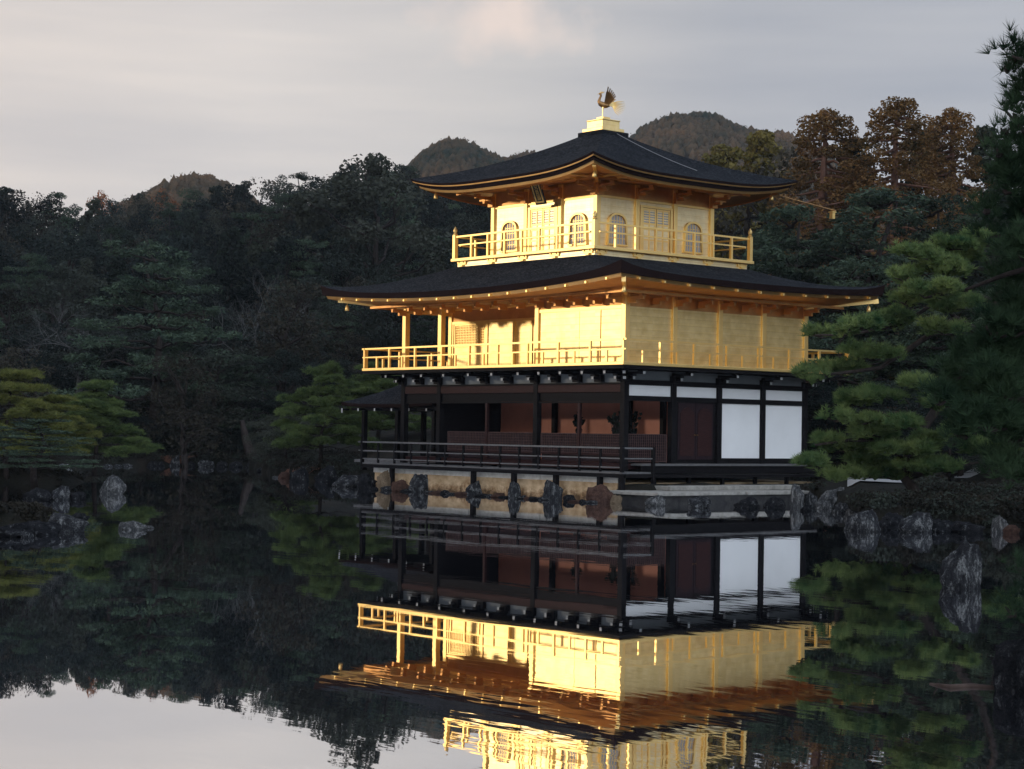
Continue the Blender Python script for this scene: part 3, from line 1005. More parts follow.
# ---- third storey
x3, y3 = -5.8168, 4.24
A3 = 1.8142; H3 = 1.5*A3; Q = H3+1.0748
MB().box(x3-Q+.16, x3+Q-.16, y3-Q+.16, y3+Q-.16, 7.88, 8.16).build('balcony_base', 'skylit_gold_leaf', pav)
MB().box(x3-Q-.02, x3+Q+.02, y3-Q-.02, y3+Q+.02, 8.163, 8.27).build('balcony_floor', 'gold_trim', pav, bevel=.01)
MB().box(x3-Q+.10, x3+Q-.10, y3-Q+.10, y3+Q-.10, 7.90, 7.96).build('base_sill', 'gold_trim', pav)
b = MB()
for s in (-1, 1):
    for i in range(4):
        p = -Q+.5+(2*Q-1)*i/3
        pass
def base_bracket(x, y, dx, dy):
    b = MB(); s = Vector((-dy, dx, 0)); d = Vector((dx, dy, 0)); p = Vector((x, y, 0))
    def bb(a, c_, z0, z1, w0, w1):
        q = [p+d*a+s*w0, p+d*c_+s*w0, p+d*c_+s*w1, p+d*a+s*w1]
        v = [(k.x, k.y, z0) for k in q]+[(k.x, k.y, z1) for k in q]
        b.add(v, [(3, 2, 1, 0), (4, 5, 6, 7), (0, 1, 5, 4), (1, 2, 6, 5), (2, 3, 7, 6), (3, 0, 4, 7)])
    bb(0, .05, 8.04, 8.10, -.22, .22); bb(.0, .09, 7.98, 8.04, -.08, .08); bb(.0, .06, 8.10, 8.15, -.1, .1); bb(.0, .06, 8.10, 8.15, .16, .24); bb(0, .06, 8.10, 8.15, -.24, -.16)
    b.build('base_bracket', 'gold_trim', pav)
for i in range(5):
    p = -Q+.45+(2*Q-.9)*i/4
    base_bracket(x3+p, y3-Q+.16, 0, -1)
    base_bracket(x3+Q-.16, y3+p, 1, 0)
ZF3 = 8.272
q_ = Q-.09
for (axis, sgn) in (('x', -1), ('y', 1), ('y', -1), ('x', 1)):
    if axis == 'x':
        r_ = balustrade('x', x3-q_+.94, x3+q_-.94, y3+sgn*q_, ZF3, 8.77, 9.08, 6, pav, over=.90, alt=False)
    else:
        r_ = balustrade('y', y3-q_+.94, y3+q_-.94, x3+sgn*q_, ZF3, 8.772, 9.078, 6, pav, over=.90, alt=False)
for sx in (-1, 1):
    for sy in (-1, 1):
        X, Y = x3+sx*q_, y3+sy*q_
        b = MB().box(X-.07, X+.07, Y-.07, Y+.07, ZF3, 9.12)
        b.lathe([(.075, 9.12), (.085, 9.16), (.05, 9.19), (.07, 9.24), (.075, 9.3), (.04, 9.37), (.008, 9.43)], X, Y, 10)
        b.build('corner_post', 'gold_trim', pav)
# walls: one bay per panel
def bay(axis, i, kind_):
    """axis 'S': south face, 'E': east face. local run coordinate 0..A3, outward normal"""
    def P(r, z, out):
        if axis == 'S':
            return (x3-H3+i*A3+r, y3-H3-out, z)
        if axis == 'E':
            return (x3+H3+out, y3-H3+i*A3+r, z)
        if axis == 'N':
            return (x3+H3-i*A3-r, y3+H3+out, z)
        return (x3-H3-out, y3+H3-i*A3-r, z)
    def slab(b, r0, r1, z0, z1, o0, o1, mi=0):
        v = [P(r, z, o_) for z in (z0, z1) for o_ in (o0, o1) for r in (r0, r1)]
        b.add(v, [(0, 2, 3, 1), (4, 5, 7, 6), (0, 1, 5, 4), (2, 6, 7, 3), (0, 4, 6, 2), (1, 3, 7, 5)], mi)
        return b
    slab(MB(), .09, A3-.09, ZF3, 10.05, -.05, .0).build('wall_panel', 'skylit_gold_leaf', pav)
    slab(MB(), .09, A3-.09, 10.052, 10.13, -.05, .045).build('lintel', 'gold_trim', pav)
    slab(MB(), .09, A3-.09, 10.132, 10.62, -.05, .01).build('frieze', 'shaded_gilt', pav)
    if axis in 'NW':
        return
    if kind_ == 'window':
        c_ = A3/2
        zb, zs, zt = 8.52, 9.2, 9.56
        def outline(wb, wt, zb_, zs_, zt_):
            pts = [(c_-wb, zb_), (c_-wt, zs_)]
            n = 12
            for k in range(1, n):
                a = math.pi*k/n
                pts.append((c_-wt*math.cos(a)*1.0, zs_+(zt_-zs_)*math.sin(a)**.8))
            pts += [(c_+wt, zs_), (c_+wb, zb_)]
            return pts
        inn = outline(.41, .36, zb, zs, zt-.05)
        out = outline(.48, .425, zb-.06, zs+.01, zt+.02)
        nn = len(inn)
        vs = [P(r, z, .085) for r, z in out]+[P(r, z, .085) for r, z in inn]+[P(r, z, .0) for r, z in out]+[P(r, z, .0) for r, z in inn]
        f = []
        for k in range(nn):
            k2 = (k+1) % nn
            f += [(k, k2, nn+k2, nn+k), (2*nn+k, k, k2, 2*nn+k2)[::-1], (nn+k, nn+k2, 3*nn+k2, 3*nn+k)]
        wobj = MB().add(vs, f).build('window', 'gold_trim', pav)
        vs = [P(r, z, .006) for r, z in inn]
        MB().add(vs, [tuple(range(nn))]).build('pane', 'window_pane', wobj)
        b = MB()
        for k in range(-2, 3):
            r = c_+k*.13
            e = abs(k*.13)/.36
            zt_ = zs+(zt-.05-zs)*max(0, 1-e*e)**.4-.005
            slab(b, r-.011, r+.011, zb, zt_, .008, .02)
        for z in (8.72, 8.92, 9.12, 9.31):
            hw = .39 if z < 9.2 else .29
            slab(b, c_-hw, c_+hw, z-.009, z+.009, .009, .017)
        b.build('muntin', 'gold_trim', wobj)
    else:
        c_ = A3/2
        for s in (-1, 1):
            r0, r1 = (c_-.64, c_-.012) if s < 0 else (c_+.012, c_+.64)
            d_ = slab(MB(), r0, r1, 8.36, 9.86, .002, .035).build('panel_door', 'skylit_gold_leaf', pav)
            b = MB()
            for z in (8.37, 8.75, 9.12, 9.30, 9.80):
                slab(b, r0, r1, z, z+.05, .036, .055)
            for r in (r0, r1-.05, (r0+r1)/2-.02):
                slab(b, r, r+.045, 8.36, 9.86, .0365, .057)
            b.build('door_rail', 'gold_trim', d_)
            b = MB()
            for k in range(5):
                slab(b, r0+.06, r1-.06, 9.37+k*.085, 9.40+k*.085, .036, .048)
            b.build('louvre', 'window_pane', d_)
        b = MB()
        slab(b, c_-.78, c_-.66, ZF3, 9.95, .002, .075); slab(b, c_+.66, c_+.78, ZF3, 9.95, .002, .075)
        slab(b, c_-.66, c_+.66, 9.87, 9.95, .002, .07); slab(b, c_-.66, c_+.66, ZF3, 8.35, .002, .07)
        b.build('door_frame', 'gold_trim', pav)
for ax in 'SENW':
    for i in range(3):
        bay(ax, i, 'door' if i == 1 else 'window')
done = set()
for i in range(4):
    for j in range(4):
        if i in (0, 3) or j in (0, 3):
            goldcol(x3-H3+i*A3, y3-H3+j*A3, ZF3, 10.62, .09)
MB().box(x3-H3, x3+H3, y3-H3, y3+H3, 10.622, 10.66).build('ceiling', 'shaded_gilt', pav)
# upper roof
E3 = 4.88
c3 = (x3, y3, E3, E3)
rows = roof_ring(x3-E3, x3+E3, y3-E3, y3+E3, x3-.62, x3+.62, y3-.62, y3+.62, 10.74, 12.66, .40, .2, 28, 14, .28, 3.4)
roof3 = MB().add([p for r_ in rows for p in r_], ring_faces(len(rows), len(rows[0]))).build('roof', 'bark_shingle', pav, smooth=True)
e3 = rows[0]
band(e3, .0, 0, -.075, .02, c3, 'shingle_edge', 'shingle_edge', roof3, .25)
band(e3, -.078, .05, -.118, .06, c3, 'eave_fascia', 'gilt_edge', roof3, .06)
band(e3, -.12, .14, -.24, .17, c3, 'shingle_edge', 'shingle_edge', roof3, .06)
band(e3, -.242, .22, -.33, .25, c3, 'eave_fascia', 'gilt_edge', roof3, .06)
soffit(e3, c3, .30, -.30, (x3-H3-.09, x3+H3+.09, y3-H3-.09, y3+H3+.09), 10.625, 'soffit', 'shaded_gilt', roof3)
for i in range(4):
    p = -H3+i*A3
    for (x, y, dx, dy) in ((x3+p, y3-H3-.09, 0, -1), (x3+H3+.09, y3+p, 1, 0)):
        b = MB(); s = Vector((-dy, dx, 0)); d = Vector((dx, dy, 0)); q0 = Vector((x, y, 0))
        for (r0, r1, z0, z1, w_) in ((0, .42, 10.22, 10.30, .05), (0, .80, 10.38, 10.46, .05), (.26, .42, 10.30, 10.375, .09), (.62, .80, 10.46, 10.53, .09), (0, .12, 10.12, 10.5, .13), (.3, .4, 10.31, 10.37, .26)):
            q = [q0+d*r0-s*w_, q0+d*r1-s*w_, q0+d*r1+s*w_, q0+d*r0+s*w_]
            v = [(k.x, k.y, z0) for k in q]+[(k.x, k.y, z1) for k in q]
            b.add(v, [(3, 2, 1, 0), (4, 5, 6, 7), (0, 1, 5, 4), (1, 2, 6, 5), (2, 3, 7, 6), (3, 0, 4, 7)])
        b.build('eave_bracket', 'shaded_gilt', pav)
b = MB(); e_ = H3+.98
b.box(x3-e_, x3+e_, y3-e_, y3-e_+.1, 10.55, 10.63); b.box(x3+e_-.1, x3+e_, y3-e_+.11, y3+e_, 10.55, 10.63); b.box(x3-e_, x3-e_+.1, y3-e_+.11, y3+e_, 10.55, 10.63)
b.build('purlin', 'shaded_gilt', pav)
for k in range(12):
    p = -H3-.6+(2*H3+1.2)*k/11
    MB().box(x3+p-.03, x3+p+.03, y3-E3+.36, y3-e_+.02, 10.565, 10.625).build('rafter_end', 'gold_trim', pav)
    MB().box(x3+e_-.02, x3+E3-.36, y3+p-.03, y3+p+.03, 10.565, 10.625).build('rafter_end', 'gold_trim', pav)
for dx, dy in ((1, -1), (-1, -1), (1, 1), (-1, 1)):
    hip_rafter(x3+dx*H3, y3+dy*H3, dx, dy, 10.55, 10.78, 1.66, pav)
    bell(x3+dx*(H3+1.5), y3+dy*(H3+1.5), 10.73)
# top: dark curb, gilded pedestal, phoenix
MB().box(x3-.645, x3+.645, y3-.645, y3+.645, 12.60, 12.80).build('roof_curb', 'bark_shingle', pav, bevel=.02)
b = MB(); b.box(x3-.53, x3+.53, y3-.53, y3+.53, 12.802, 12.93); b.box(x3-.41, x3+.41, y3-.41, y3+.41, 12.932, 13.20); b.box(x3-.43, x3+.43, y3-.43, y3+.43, 13.202, 13.245)
ped = b.build('pedestal', 'gold_leaf_wall', pav, bevel=.012)
b = MB(); b.box(x3-.17, x3+.17, y3-.17, y3+.17, 13.247, 13.36)
b.build('pedestal_block', 'gold_trim', ped)
# phoenix (faces south-west, wings raised, tail fanned behind)
ph = MB()
hd = Vector((-.67, -.74, 0)).normalized(); sd_ = Vector((-hd.y, hd.x, 0))
def PP(f_, s_, z_):
    v = Vector((x3, y3, 13.36))+hd*f_+sd_*s_
    return (v.x, v.y, v.z+z_)
ph.tube([PP(-.22, 0, .42), PP(-.12, 0, .42), PP(0, 0, .44), PP(.12, 0, .50), PP(.17, 0, .58), PP(.14, 0, .68), PP(.10, 0, .78), PP(.12, 0, .84), PP(.16, 0, .86)],
        [.03, .085, .115, .095, .06, .042, .038, .05, .03], 10)
phx = ph.build('phoenix', 'bronze', pav, smooth=True)
b = MB()
b.tube([PP(.15, 0, .86), PP(.23, 0, .83)], [.022, .003], 6)
b.build('beak', 'gold_trim', phx)
b = MB()
for k in range(4):
    b.tube([PP(.12-.02*k, 0, .87), PP(.10-.045*k, 0, .955-.012*k)], [.016, .006], 5)
b.build('crest', 'gold_trim', phx)
for s in (-1, 1):
    b = MB()
    b.tube([PP(.02, s*.06, .36), PP(.03, s*.07, .18), PP(.03, s*.07, .0)], [.03, .016, .016], 6)
    for k in (-1, 0, 1):
        b.tube([PP(.03, s*.07, .012), PP(.12, s*.07+k*.03, .008)], [.012, .005], 5)
    b.build('leg', 'gold_trim', phx)
    # wing: fan of feather blades
    b = MB()
    for k in range(6):
        a = R(80-k*7)
        L = .54-.035*k
        base = Vector(PP(-.06-.02*k, s*(.08+.003*k), .50-.008*k))
        tip = base+(-hd*math.cos(a)+Vector((0, 0, 1))*math.sin(a))*L+sd_*s*(.30-.012*k)
        b.bar(base, base.lerp(tip, .7), .085, .012, up=tuple(sd_)); b.bar(base.lerp(tip, .7), tip, .042, .010, up=tuple(sd_))
    b.build('wing', 'bronze', phx)
b = MB()
for k in range(9):
    a = R(24-k*9.5)
    sp = (k-4)*.03
    pts = [PP(-.18, sp*.2, .43), PP(-.32*1, sp*.6, .43+.14*math.sin(a)+.06), PP(-.18-.40*math.cos(a), sp, .45+.36*math.sin(a)), PP(-.18-.60*math.cos(a), sp*1.2, .42+.46*math.sin(a))]
    b.tube(pts, [.012, .018, .016, .005], 5)
b.build('tail', 'gold_trim', phx)
# name plaque under the south eave, tilted forward
pq = MB()
pc = Vector((x3+.40, y3-H3-.62, 10.34)); tilt = R(24)
def PQ(r, h, o_):
    return (pc.x+r, pc.y-h*math.sin(tilt)*-1*-1-o_*math.cos(tilt), pc.z+h*math.cos(tilt)-o_*math.sin(tilt))
def pslab(b, r0, r1, h0, h1, o0, o1):
    v = [PQ(r, h, o_) for h in (h0, h1) for o_ in (o0, o1) for r in (r0, r1)]
    b.add(v, [(0, 2, 3, 1), (4, 5, 7, 6), (0, 1, 5, 4), (2, 6, 7, 3), (0, 4, 6, 2), (1, 3, 7, 5)])
    return b
plq = pslab(MB(), -.27, .27, -.43, .43, 0, .04).build('name_plaque', 'plaque_board', pav)
b = MB()
pslab(b, -.21, -.155, -.36, .36, .042, .06); pslab(b, .155, .21, -.36, .36, .042, .06); pslab(b, -.155, .155, .31, .36, .042, .06); pslab(b, -.155, .155, -.36, -.31, .042, .06)
b.build('frame', 'gold_trim', plq)
for k, ch in enumerate('究竟頂'):
    try:
        cu = bpy.data.curves.new('glyph', 'FONT')
        cu.body = ch; cu.size = .2; cu.align_x = 'CENTER'; cu.align_y = 'CENTER'; cu.extrude = .004
        to = bpy.data.objects.new('glyph', cu)
        COL.objects.link(to)
        dg = bpy.context.evaluated_depsgraph_get()
        me = bpy.data.meshes.new_from_object(to.evaluated_get(dg))
        bpy.data.objects.remove(to, do_unlink=True)
        g_ = bpy.data.objects.new('lettering', me)
        COL.objects.link(g_)
        me.materials.clear(); me.materials.append(MATS['gold_trim'])
        g_.location = PQ(0, .19-.19*k, .052)
        g_.rotation_euler = (R(90)+tilt, 0, 0)
        g_.parent = plq
    except Exception as ex:
        print('glyph', ex)
# lightning conductor cable down the east slope
def roof3_z(x, y):
    d = max(abs(x-x3), abs(y-y3))
    t_ = (E3-d)/(E3-.74)
    a = min(abs(x-x3), abs(y-y3))/d
    return 10.74+(12.66-10.74)*(.72*t_+.28*t_*t_)+.40*(a**3.4)*(1-t_)**1.7
pts = []
ca = on(617, 132.5, 0, x3+.72); cb_ = on(697, 179.5, 0, x3+3.7)
for k in range(12):
    q = k/11
    p = (x3+.72+q*2.98, ca[1]+(cb_[1]-ca[1])*q)
    pts.append((p[0], p[1], roof3_z(*p)+.03))
MB().tube(pts, .011, 6).build('conductor_cable', 'grey_cable', pav)
# slim pole reaching out from the north-east eave corner, with its little gilded box
pA = Vector((x3+4.35, y3+4.35, 10.62)); pB = Vector(on(836, 211, 0, x3+5.6))
b = MB().tube([pA, pA.lerp(pB, .5), pB], .02, 8); b.tube([pA+Vector((0, 0, -.1)), pA.lerp(pB, .35)+Vector((0, 0, -.12))], .009, 6)
ex = b.build('eave_pole', 'bronze', pav)
b = MB().box(pB.x-.16, pB.x-.02, pB.y-.16, pB.y-.02, pB.z-.28, pB.z-.06); b.box(pB.x-.19, pB.x+.01, pB.y-.19, pB.y+.01, pB.z-.06, pB.z-.02)
b.build('hanging_box', 'gold_trim', ex)

# ---- fishing pavilion on the west side
fp = thing('fishing_pavilion', 'small open wooden fishing pavilion with a dark hipped roof at the pavilion west end', 'pavilion', (0, 0, 0))
fx0, fx1, fy0, fy1 = -17.9, -12.0, 1.5, 5.3
rows = []
ym = (fy0+fy1)/2
def frow(t_):
    out = []
    x0, x1, y0, y1 = fx0+(1.55)*t_, fx1, fy0+(ym-.06-fy0)*t_, fy1-(fy1-ym-.06)*t_
    for (a, c_) in (((x0, y0), (x1, y0)), ((x1, y0), (x1, y1)), ((x1, y1), (x0, y1)), ((x0, y1), (x0, y0))):
        for k in range(10):
            s = k/10
            e = abs(2*s-1)
            out.append((a[0]+(c_[0]-a[0])*s, a[1]+(c_[1]-a[1])*s, 3.10+.84*(.7*t_+.3*t_*t_)+.08*e**3*(1-t_)))
    return out
rows = [frow(j/6) for j in range(7)]
rf = MB().add([p for r_ in rows for p in r_], ring_faces(7, 40)).build('roof', 'bark_shingle', fp, smooth=True)
cc_ = ((fx0+fx1)/2, ym, (fx1-fx0)/2, (fy1-fy0)/2)
band(rows[0], 0, 0, -.12, .03, cc_, 'shingle_edge', 'shingle_edge', rf, .3)
MB().box(fx0+1.5, fx1, ym-.09, ym+.09, 3.90, 4.02).build('ridge_cap', 'weathered_wood', rf)
MB().box(fx0+.3, fx1, fy0+.3, fy1-.3, 2.86, 2.97).build('eave_beam', 'black_wood', fp)
for i, x in enumerate(np.linspace(fx0+.12, fx1-.3, 6)):
    MB().box(x-.035, x+.035, fy0-.015, fy0+.3, 2.85, 2.93).build('rafter', 'black_wood', fp)
    MB().box(x-.036, x+.036, fy0-.035, fy0-.0155, 2.83 if i else 2.76, 2.935).build('rafter_tip', 'white_paint', fp)
for x in (-16.9, -14.7, -12.4):
    for y in (fy0+.45, fy1-.45):
        MB().box(x-.085, x+.085, y-.085, y+.085, -.5, 2.86).build('post', 'black_wood', fp)
MB().box(-17.2, fx1, fy0+.2, fy1-.2, .84, .95).build('floor', 'weathered_wood', fp)
b = MB().box(-17.1, fx1, fy0+.3, fy0+.36, 1.60, 1.66); b.box(-17.1, fx1, fy0+.31, fy0+.35, 1.28, 1.32)
b.build('railing', 'weathered_wood', fp)

# ---- flowers and figures inside the ground floor (each stands on the floor by itself)
def flower_vase(x, y, h, seed, label):
    rnd = random.Random(seed)
    t_ = thing('flower_vase', label, 'flower vase', (x, y, 1.17), 0)
    MB().lathe([(.09, 0), (.13, .12), (.15, .3), (.09, .46), (.07, .55), (.1, .6)], 0, 0, 12).build('vase', 'vase_metal', t_, smooth=True)
    b = MB(); lv = MB()
    for k in range(9):
        a = rnd.uniform(0, 6.28); r_ = rnd.uniform(.06, .28)
        p0 = (0, 0, .58); p1 = (r_*.4*math.cos(a), r_*.4*math.sin(a), .58+(h-.58)*.5); p2 = (r_*math.cos(a), r_*math.sin(a), rnd.uniform(h*.72, h))
        b.tube([p0, p1, p2], [.012, .009, .005], 5)
        for j in range(13):
            q = rnd.uniform(.25, 1)
            c_ = Vector(p1).lerp(Vector(p2), q) if q > .5 else Vector(p0).lerp(Vector(p1), q+.4)
            n_ = Vector((rnd.gauss(0, 1), rnd.gauss(0, 1), rnd.gauss(0, 1))).normalized()
            s1 = n_.orthogonal().normalized()*.085; s2 = n_.cross(s1)*.8
            lv.add([c_-s1, c_+s2, c_+s1, c_-s2], [(0, 1, 2, 3)])
    b.build('stem', 'bark', t_); lv.build('leaves', 'foliage_evergreen', t_)
flower_vase(-.8, 1.15, 1.7, 1, 'tall leafy branches in a vase behind the corner lattice of the east face')
flower_vase(-1.45, .95, 1.7, 2, 'leafy branches in a vase left of the corner column behind the south lattice')
flower_vase(-3.5, 1.2, 1.65, 3, 'leafy branches in a vase behind the lattice of the middle south bay')
st_ = thing('seated_statue', 'dark seated statue on a pedestal inside the ground floor, seen over the lattice', 'statue', (-2.6, 2.1, 1.17))
st_.scale = (.8, .8, .86)
MB().lathe([(.34, 0), (.34, .3), (.28, .36), (.28, .62), (.38, .74), (.34, .8)], 0, 0, 14).build('pedestal', 'vase_metal', st_, smooth=True)
MB().lathe([(.30, .8), (.34, .88), (.26, .98), (.19, 1.1), (.21, 1.25), (.17, 1.36), (.07, 1.42), (.065, 1.46), (.11, 1.52), (.12, 1.62), (.09, 1.7), (.04, 1.76), (.01, 1.8)], 0, 0, 14).build('figure', 'vase_metal', st_, smooth=True)

# ================================================================ rocks
ROCK = []
def rock_mesh(seed, kind_='round'):
    import bmesh
    bm = bmesh.new()
    bmesh.ops.create_icosphere(bm, subdivisions=4, radius=1)
    off = Vector((seed*7.3, seed*3.1, seed*1.7))
    for v in bm.verts:
        p = v.co.copy()
        n1 = mnoise.fractal(p*.9+off, 1.0, 2.0, 4)
        n2 = mnoise.cell(p*1.7+off)
        n3 = mnoise.fractal(p*3.2+off, .9, 2.1, 4)
        r_ = 1+.30*n1+.10*n3+.10*(n2-.5)
        v.co = p*r_
    # planed faces
    rnd = random.Random(seed)
    for k in range(13):
        d = Vector((rnd.gauss(0, 1), rnd.gauss(0, 1), rnd.gauss(0, .8))).normalized()
        lim = rnd.uniform(.58, .9)
        for v in bm.verts:
            q = v.co.dot(d)
            if q > lim:
                v.co -= d*(q-lim)*.93
    for v in bm.verts:
        v.co += v.normal*(.06*mnoise.fractal(v.co*3+off, .8, 2, 4)+.05*mnoise.fractal(v.co*9+off, .7, 2, 3))
    me = bpy.data.meshes.new('rock')
    bm.to_mesh(me); bm.free()
    zs = [v.co.z for v in me.vertices]; xs_ = [v.co.x for v in me.vertices]
    return me, max(zs), (max(xs_)-min(xs_))/2
ROCKS = [rock_mesh(s) for s in range(1, 9)]
_rm = {}
def rock(u, v, wpx, hpx, mt, label, seed=0, depth=.8, zbase=0.0, group=None, sink=.55):
    """rock whose foot shows at column u, row v (on height zbase)"""
    p = on(u, v, 2, zbase)
    d = np.linalg.norm(p-CAM)
    w_ = wpx*1.12*d/FPX; h = hpx*d/FPX
    k = seed % len(ROCKS)
    key = (k, mt)
    if key not in _rm:
        me = ROCKS[k][0].copy(); me.name = 'rock'
        me.materials.append(MATS[mt])
        _rm[key] = me
    o = bpy.data.objects.new('rock', _rm[key])
    COL.objects.link(o)
    zt = ROCKS[k][1]
    sz = h*(1+sink)/(2*zt)
    sx_ = w_/2/ROCKS[k][2]
    o.scale = (sx_, sx_*depth, sz)
    back = (p-CAM)[:2]/np.linalg.norm((p-CAM)[:2])*(w_*.35*depth)
    o.location = (p[0]+back[0], p[1]+back[1], zbase+h-sz*zt)
    o.rotation_euler = (0, 0, YAW+((u*.37+seed*1.1) % 2.4-1.2))
    tag(o, label, 'rock', group)
    return o
G_DECK = 'boulders carrying the deck posts'
rock(366, 489, 20, 16, 'rock_dark', 'dark low rock under the left end of the wooden deck', 1, zbase=0)
rock(384, 490, 15, 20, 'rock_sand', 'pale tan upright block under the left end of the deck', 4)
rock(401, 491.5, 17, 12, 'rock_red', 'small reddish rock between the tan block and the first deck boulder', 2)
rock(419, 492, 22, 18, 'rock_grey', 'dark grey boulder under the deck, leftmost carrying a post', 3)
rock(473.5, 494.5, 19, 14, 'rock_grey', 'squat grey boulder under the second deck post', 5)
rock(514, 498, 15, 17, 'rock_grey', 'upright grey boulder under the deck below the red bay column', 6)
rock(553, 500, 19, 20, 'rock_grey', 'rounded tall grey boulder under the deck, right of the middle', 7)
rock(569, 501.5, 13, 7, 'rock_dark', 'small dark rock half in water right of the rounded deck boulder', 1)
rock(601, 503, 25, 19, 'rock_red', 'reddish brown boulder under the deck corner', 2, zbase=0)
rock(616, 503.5, 12, 9, 'rock_sand', 'small tan stone between the reddish boulder and the terrace', 6)
rock(655, 506, 19, 11, 'rock_pale', 'pale lichened rock at the water below the terrace corner', 3)
rock(700, 508, 23, 11, 'rock_grey', 'flat topped grey rock in front of the stone terrace', 4)
rock(748, 508, 24, 11, 'rock_dark', 'dark rock in front of the terrace below the white panels', 5)
rock(775, 508, 20, 12, 'rock_dark', 'dark low rock at the right end of the terrace', 6)
rock(797, 508, 17, 24, 'rock_pale', 'upright pale grey rock ending the terrace beside the pine', 7)
rock(812, 508, 16, 16, 'rock_grey', 'grey rock right of the upright terrace end rock', 2)
rock(831, 508, 22, 18, 'rock_pale', 'lichen spotted rock under the low pine branch', 1)
rock(850, 505, 20, 15, 'rock_grey', 'grey rock below the pale gravel strip', 8)
rock(862, 519, 18, 12, 'rock_dark', 'dark rock wedged behind the large lichened boulder', 3)
rock(822, 509.5, 12, 9, 'rock_pale', 'small pale rock between the terrace end and the lichen spotted rock', 4)
rock(841, 513, 15, 11, 'rock_grey', 'grey rock just left of the large lichened boulder', 6)
rock(851, 519, 14, 10, 'rock_pale', 'pale rock touching the left side of the large lichened boulder', 2)
rock(806, 511, 10, 6, 'rock_dark', 'small dark rock at the foot of the upright terrace end rock', 3)
rock(838, 497, 18, 10, 'rock_pale', 'pale rough rock just under the left end of the gravel strip', 5, zbase=.3)
rock(864, 531.5, 34, 22, 'rock_grey', 'large angular boulder with pale lichen on the right shore', 4)
rock(893, 530, 28, 17, 'rock_dark', 'dark tall boulder between the two shore boulders', 5)
rock(915, 532.5, 30, 20, 'rock_grey', 'rounded grey boulder beside the leaning pine trunk', 3, depth=1)
rock(940, 532, 26, 13, 'rock_dark', 'dark shore rock right of the rounded boulder', 6)
rock(967, 533, 34, 11, 'rock_dark', 'dark low shore rock under the brown bank', 7)
rock(1001, 533, 17, 17, 'rock_pale', 'whitish rock at the right shore beside a rusty stone', 2)
rock(1012, 534, 15, 9, 'rock_red', 'rusty orange stone at the right shore beside the whitish rock', 1)
rock(960, 588.5, 37, 45, 'rock_grey', 'tall lichen covered rock standing alone in the water at right', 3, depth=.9)
rock(1022, 692, 50, 52, 'rock_dark', 'big dark rock at the right edge in the foreground water', 4, depth=.9)
# left side
rock(12, 537, 50, 14, 'rock_dark', 'dark rock at the left picture edge on the low promontory', 5)
rock(40, 535, 40, 14, 'rock_dark', 'dark rock in the middle of the left promontory', 6)
rock(66, 532, 44, 18, 'rock_grey', 'largest grey rock at the tip of the left promontory', 7, depth=.7)
rock(27, 538, 15, 7, 'rock_grey', 'small grey stone in front of the left promontory', 2)
rock(80, 521, 18, 8, 'rock_dark', 'dark stone behind the promontory tip', 1)
rock(60, 500, 17, 14, 'rock_grey', 'lichened upright rock behind the left promontory', 3)
rock(38, 500, 26, 12, 'rock_dark', 'dark rock left of the lichened upright rock', 8)
rock(78, 500, 16, 8, 'rock_dark', 'dark rock right of the lichened upright rock', 4)
rock(113, 494, 24, 19, 'rock_pale', 'pale pointed rock standing alone in the water at left', 6)
rock(134, 530, 25, 9, 'rock_pale', 'low pale rock just breaking the water at left', 2)
rock(149, 528.5, 9, 3, 'rock_pale', 'tiny pale rock beside the low pale rock at left', 1)
rock(62, 473, 20, 9, 'rock_pale', 'pale flat rock below the left shore pines', 5)
rock(28, 470, 9, 7, 'rock_pale', 'small pale rock at the foot of the leftmost pine', 3)
far_rocks = [(108, 9, 3, 'rock_grey'), (118, 7, 2.5, 'rock_grey'), (128, 9, 3, 'rock_grey'), (152, 9, 5, 'rock_dark'), (160, 9, 5, 'rock_dark'), (175, 12, 11, 'rock_grey'), (190, 12, 5, 'rock_dark'), (206, 17, 7, 'rock_grey'),
             (222, 11, 6, 'rock_dark'), (236, 12, 6, 'rock_dark'), (250, 10, 5, 'rock_dark'), (262, 10, 5, 'rock_dark')]
for i, (u, w_, h_, mt) in enumerate(far_rocks):
    dsh = np.interp(u, SU, SD)
    v = [vv for vv in np.arange(440, 500, .1) if np.hypot(*(on(u, vv, 2, 0)[:2]-CAM[:2])) < dsh-.3 and ray(u, vv)[2] < 0][0]
    lab = {5: 'grey round rock on the far left shore', 7: 'grey flat topped rock on the far shore left of the leaning trunk'}.get(i)
    if lab:
        rock(u, v, w_, h_, mt, lab, i)
    else:
        rock(u, v, w_, h_, mt, 'small dark or grey rock in the row along the far left shoreline', i, group='rocks along the far shoreline')
PB = 'small stones along the foot of the foundation'
for i, u in enumerate([376, 388, 396, 408, 430, 437, 445, 452, 461, 483, 491, 498, 505, 521, 528, 536, 544, 576, 583, 590]):
    v = 489.8+(u-376)*.0625
    rock(u, v, [12, 15, 9, 14][i % 4], [3, 4.5, 2, 3.6, 2.6][i % 5], ['rock_dark', 'rock_grey', 'rock_red'][i % 3], 'small stone at the waterline under the deck between the boulders', i, group=PB)
rock(300, 482, 20, 14, 'rock_dark', 'dark triangular rock on the point left of the pavilion', 4)
rock(311, 480, 22, 18, 'rock_grey', 'grey mossy rock behind the dark triangular one', 2)
rock(327, 482, 22, 17, 'rock_dark', 'dark rock below the small pine trunk', 5)
rock(347, 487, 28, 12, 'rock_grey', 'low rounded grey rock left of the deck end', 3)
rock(276, 478, 9, 2.2, 'rock_pale', 'thin pale stone at the tip of the point left of the pavilion', 1)
rock(286, 478.5, 16, 7, 'rock_red', 'orange brown stone on the point left of the pavilion', 6)

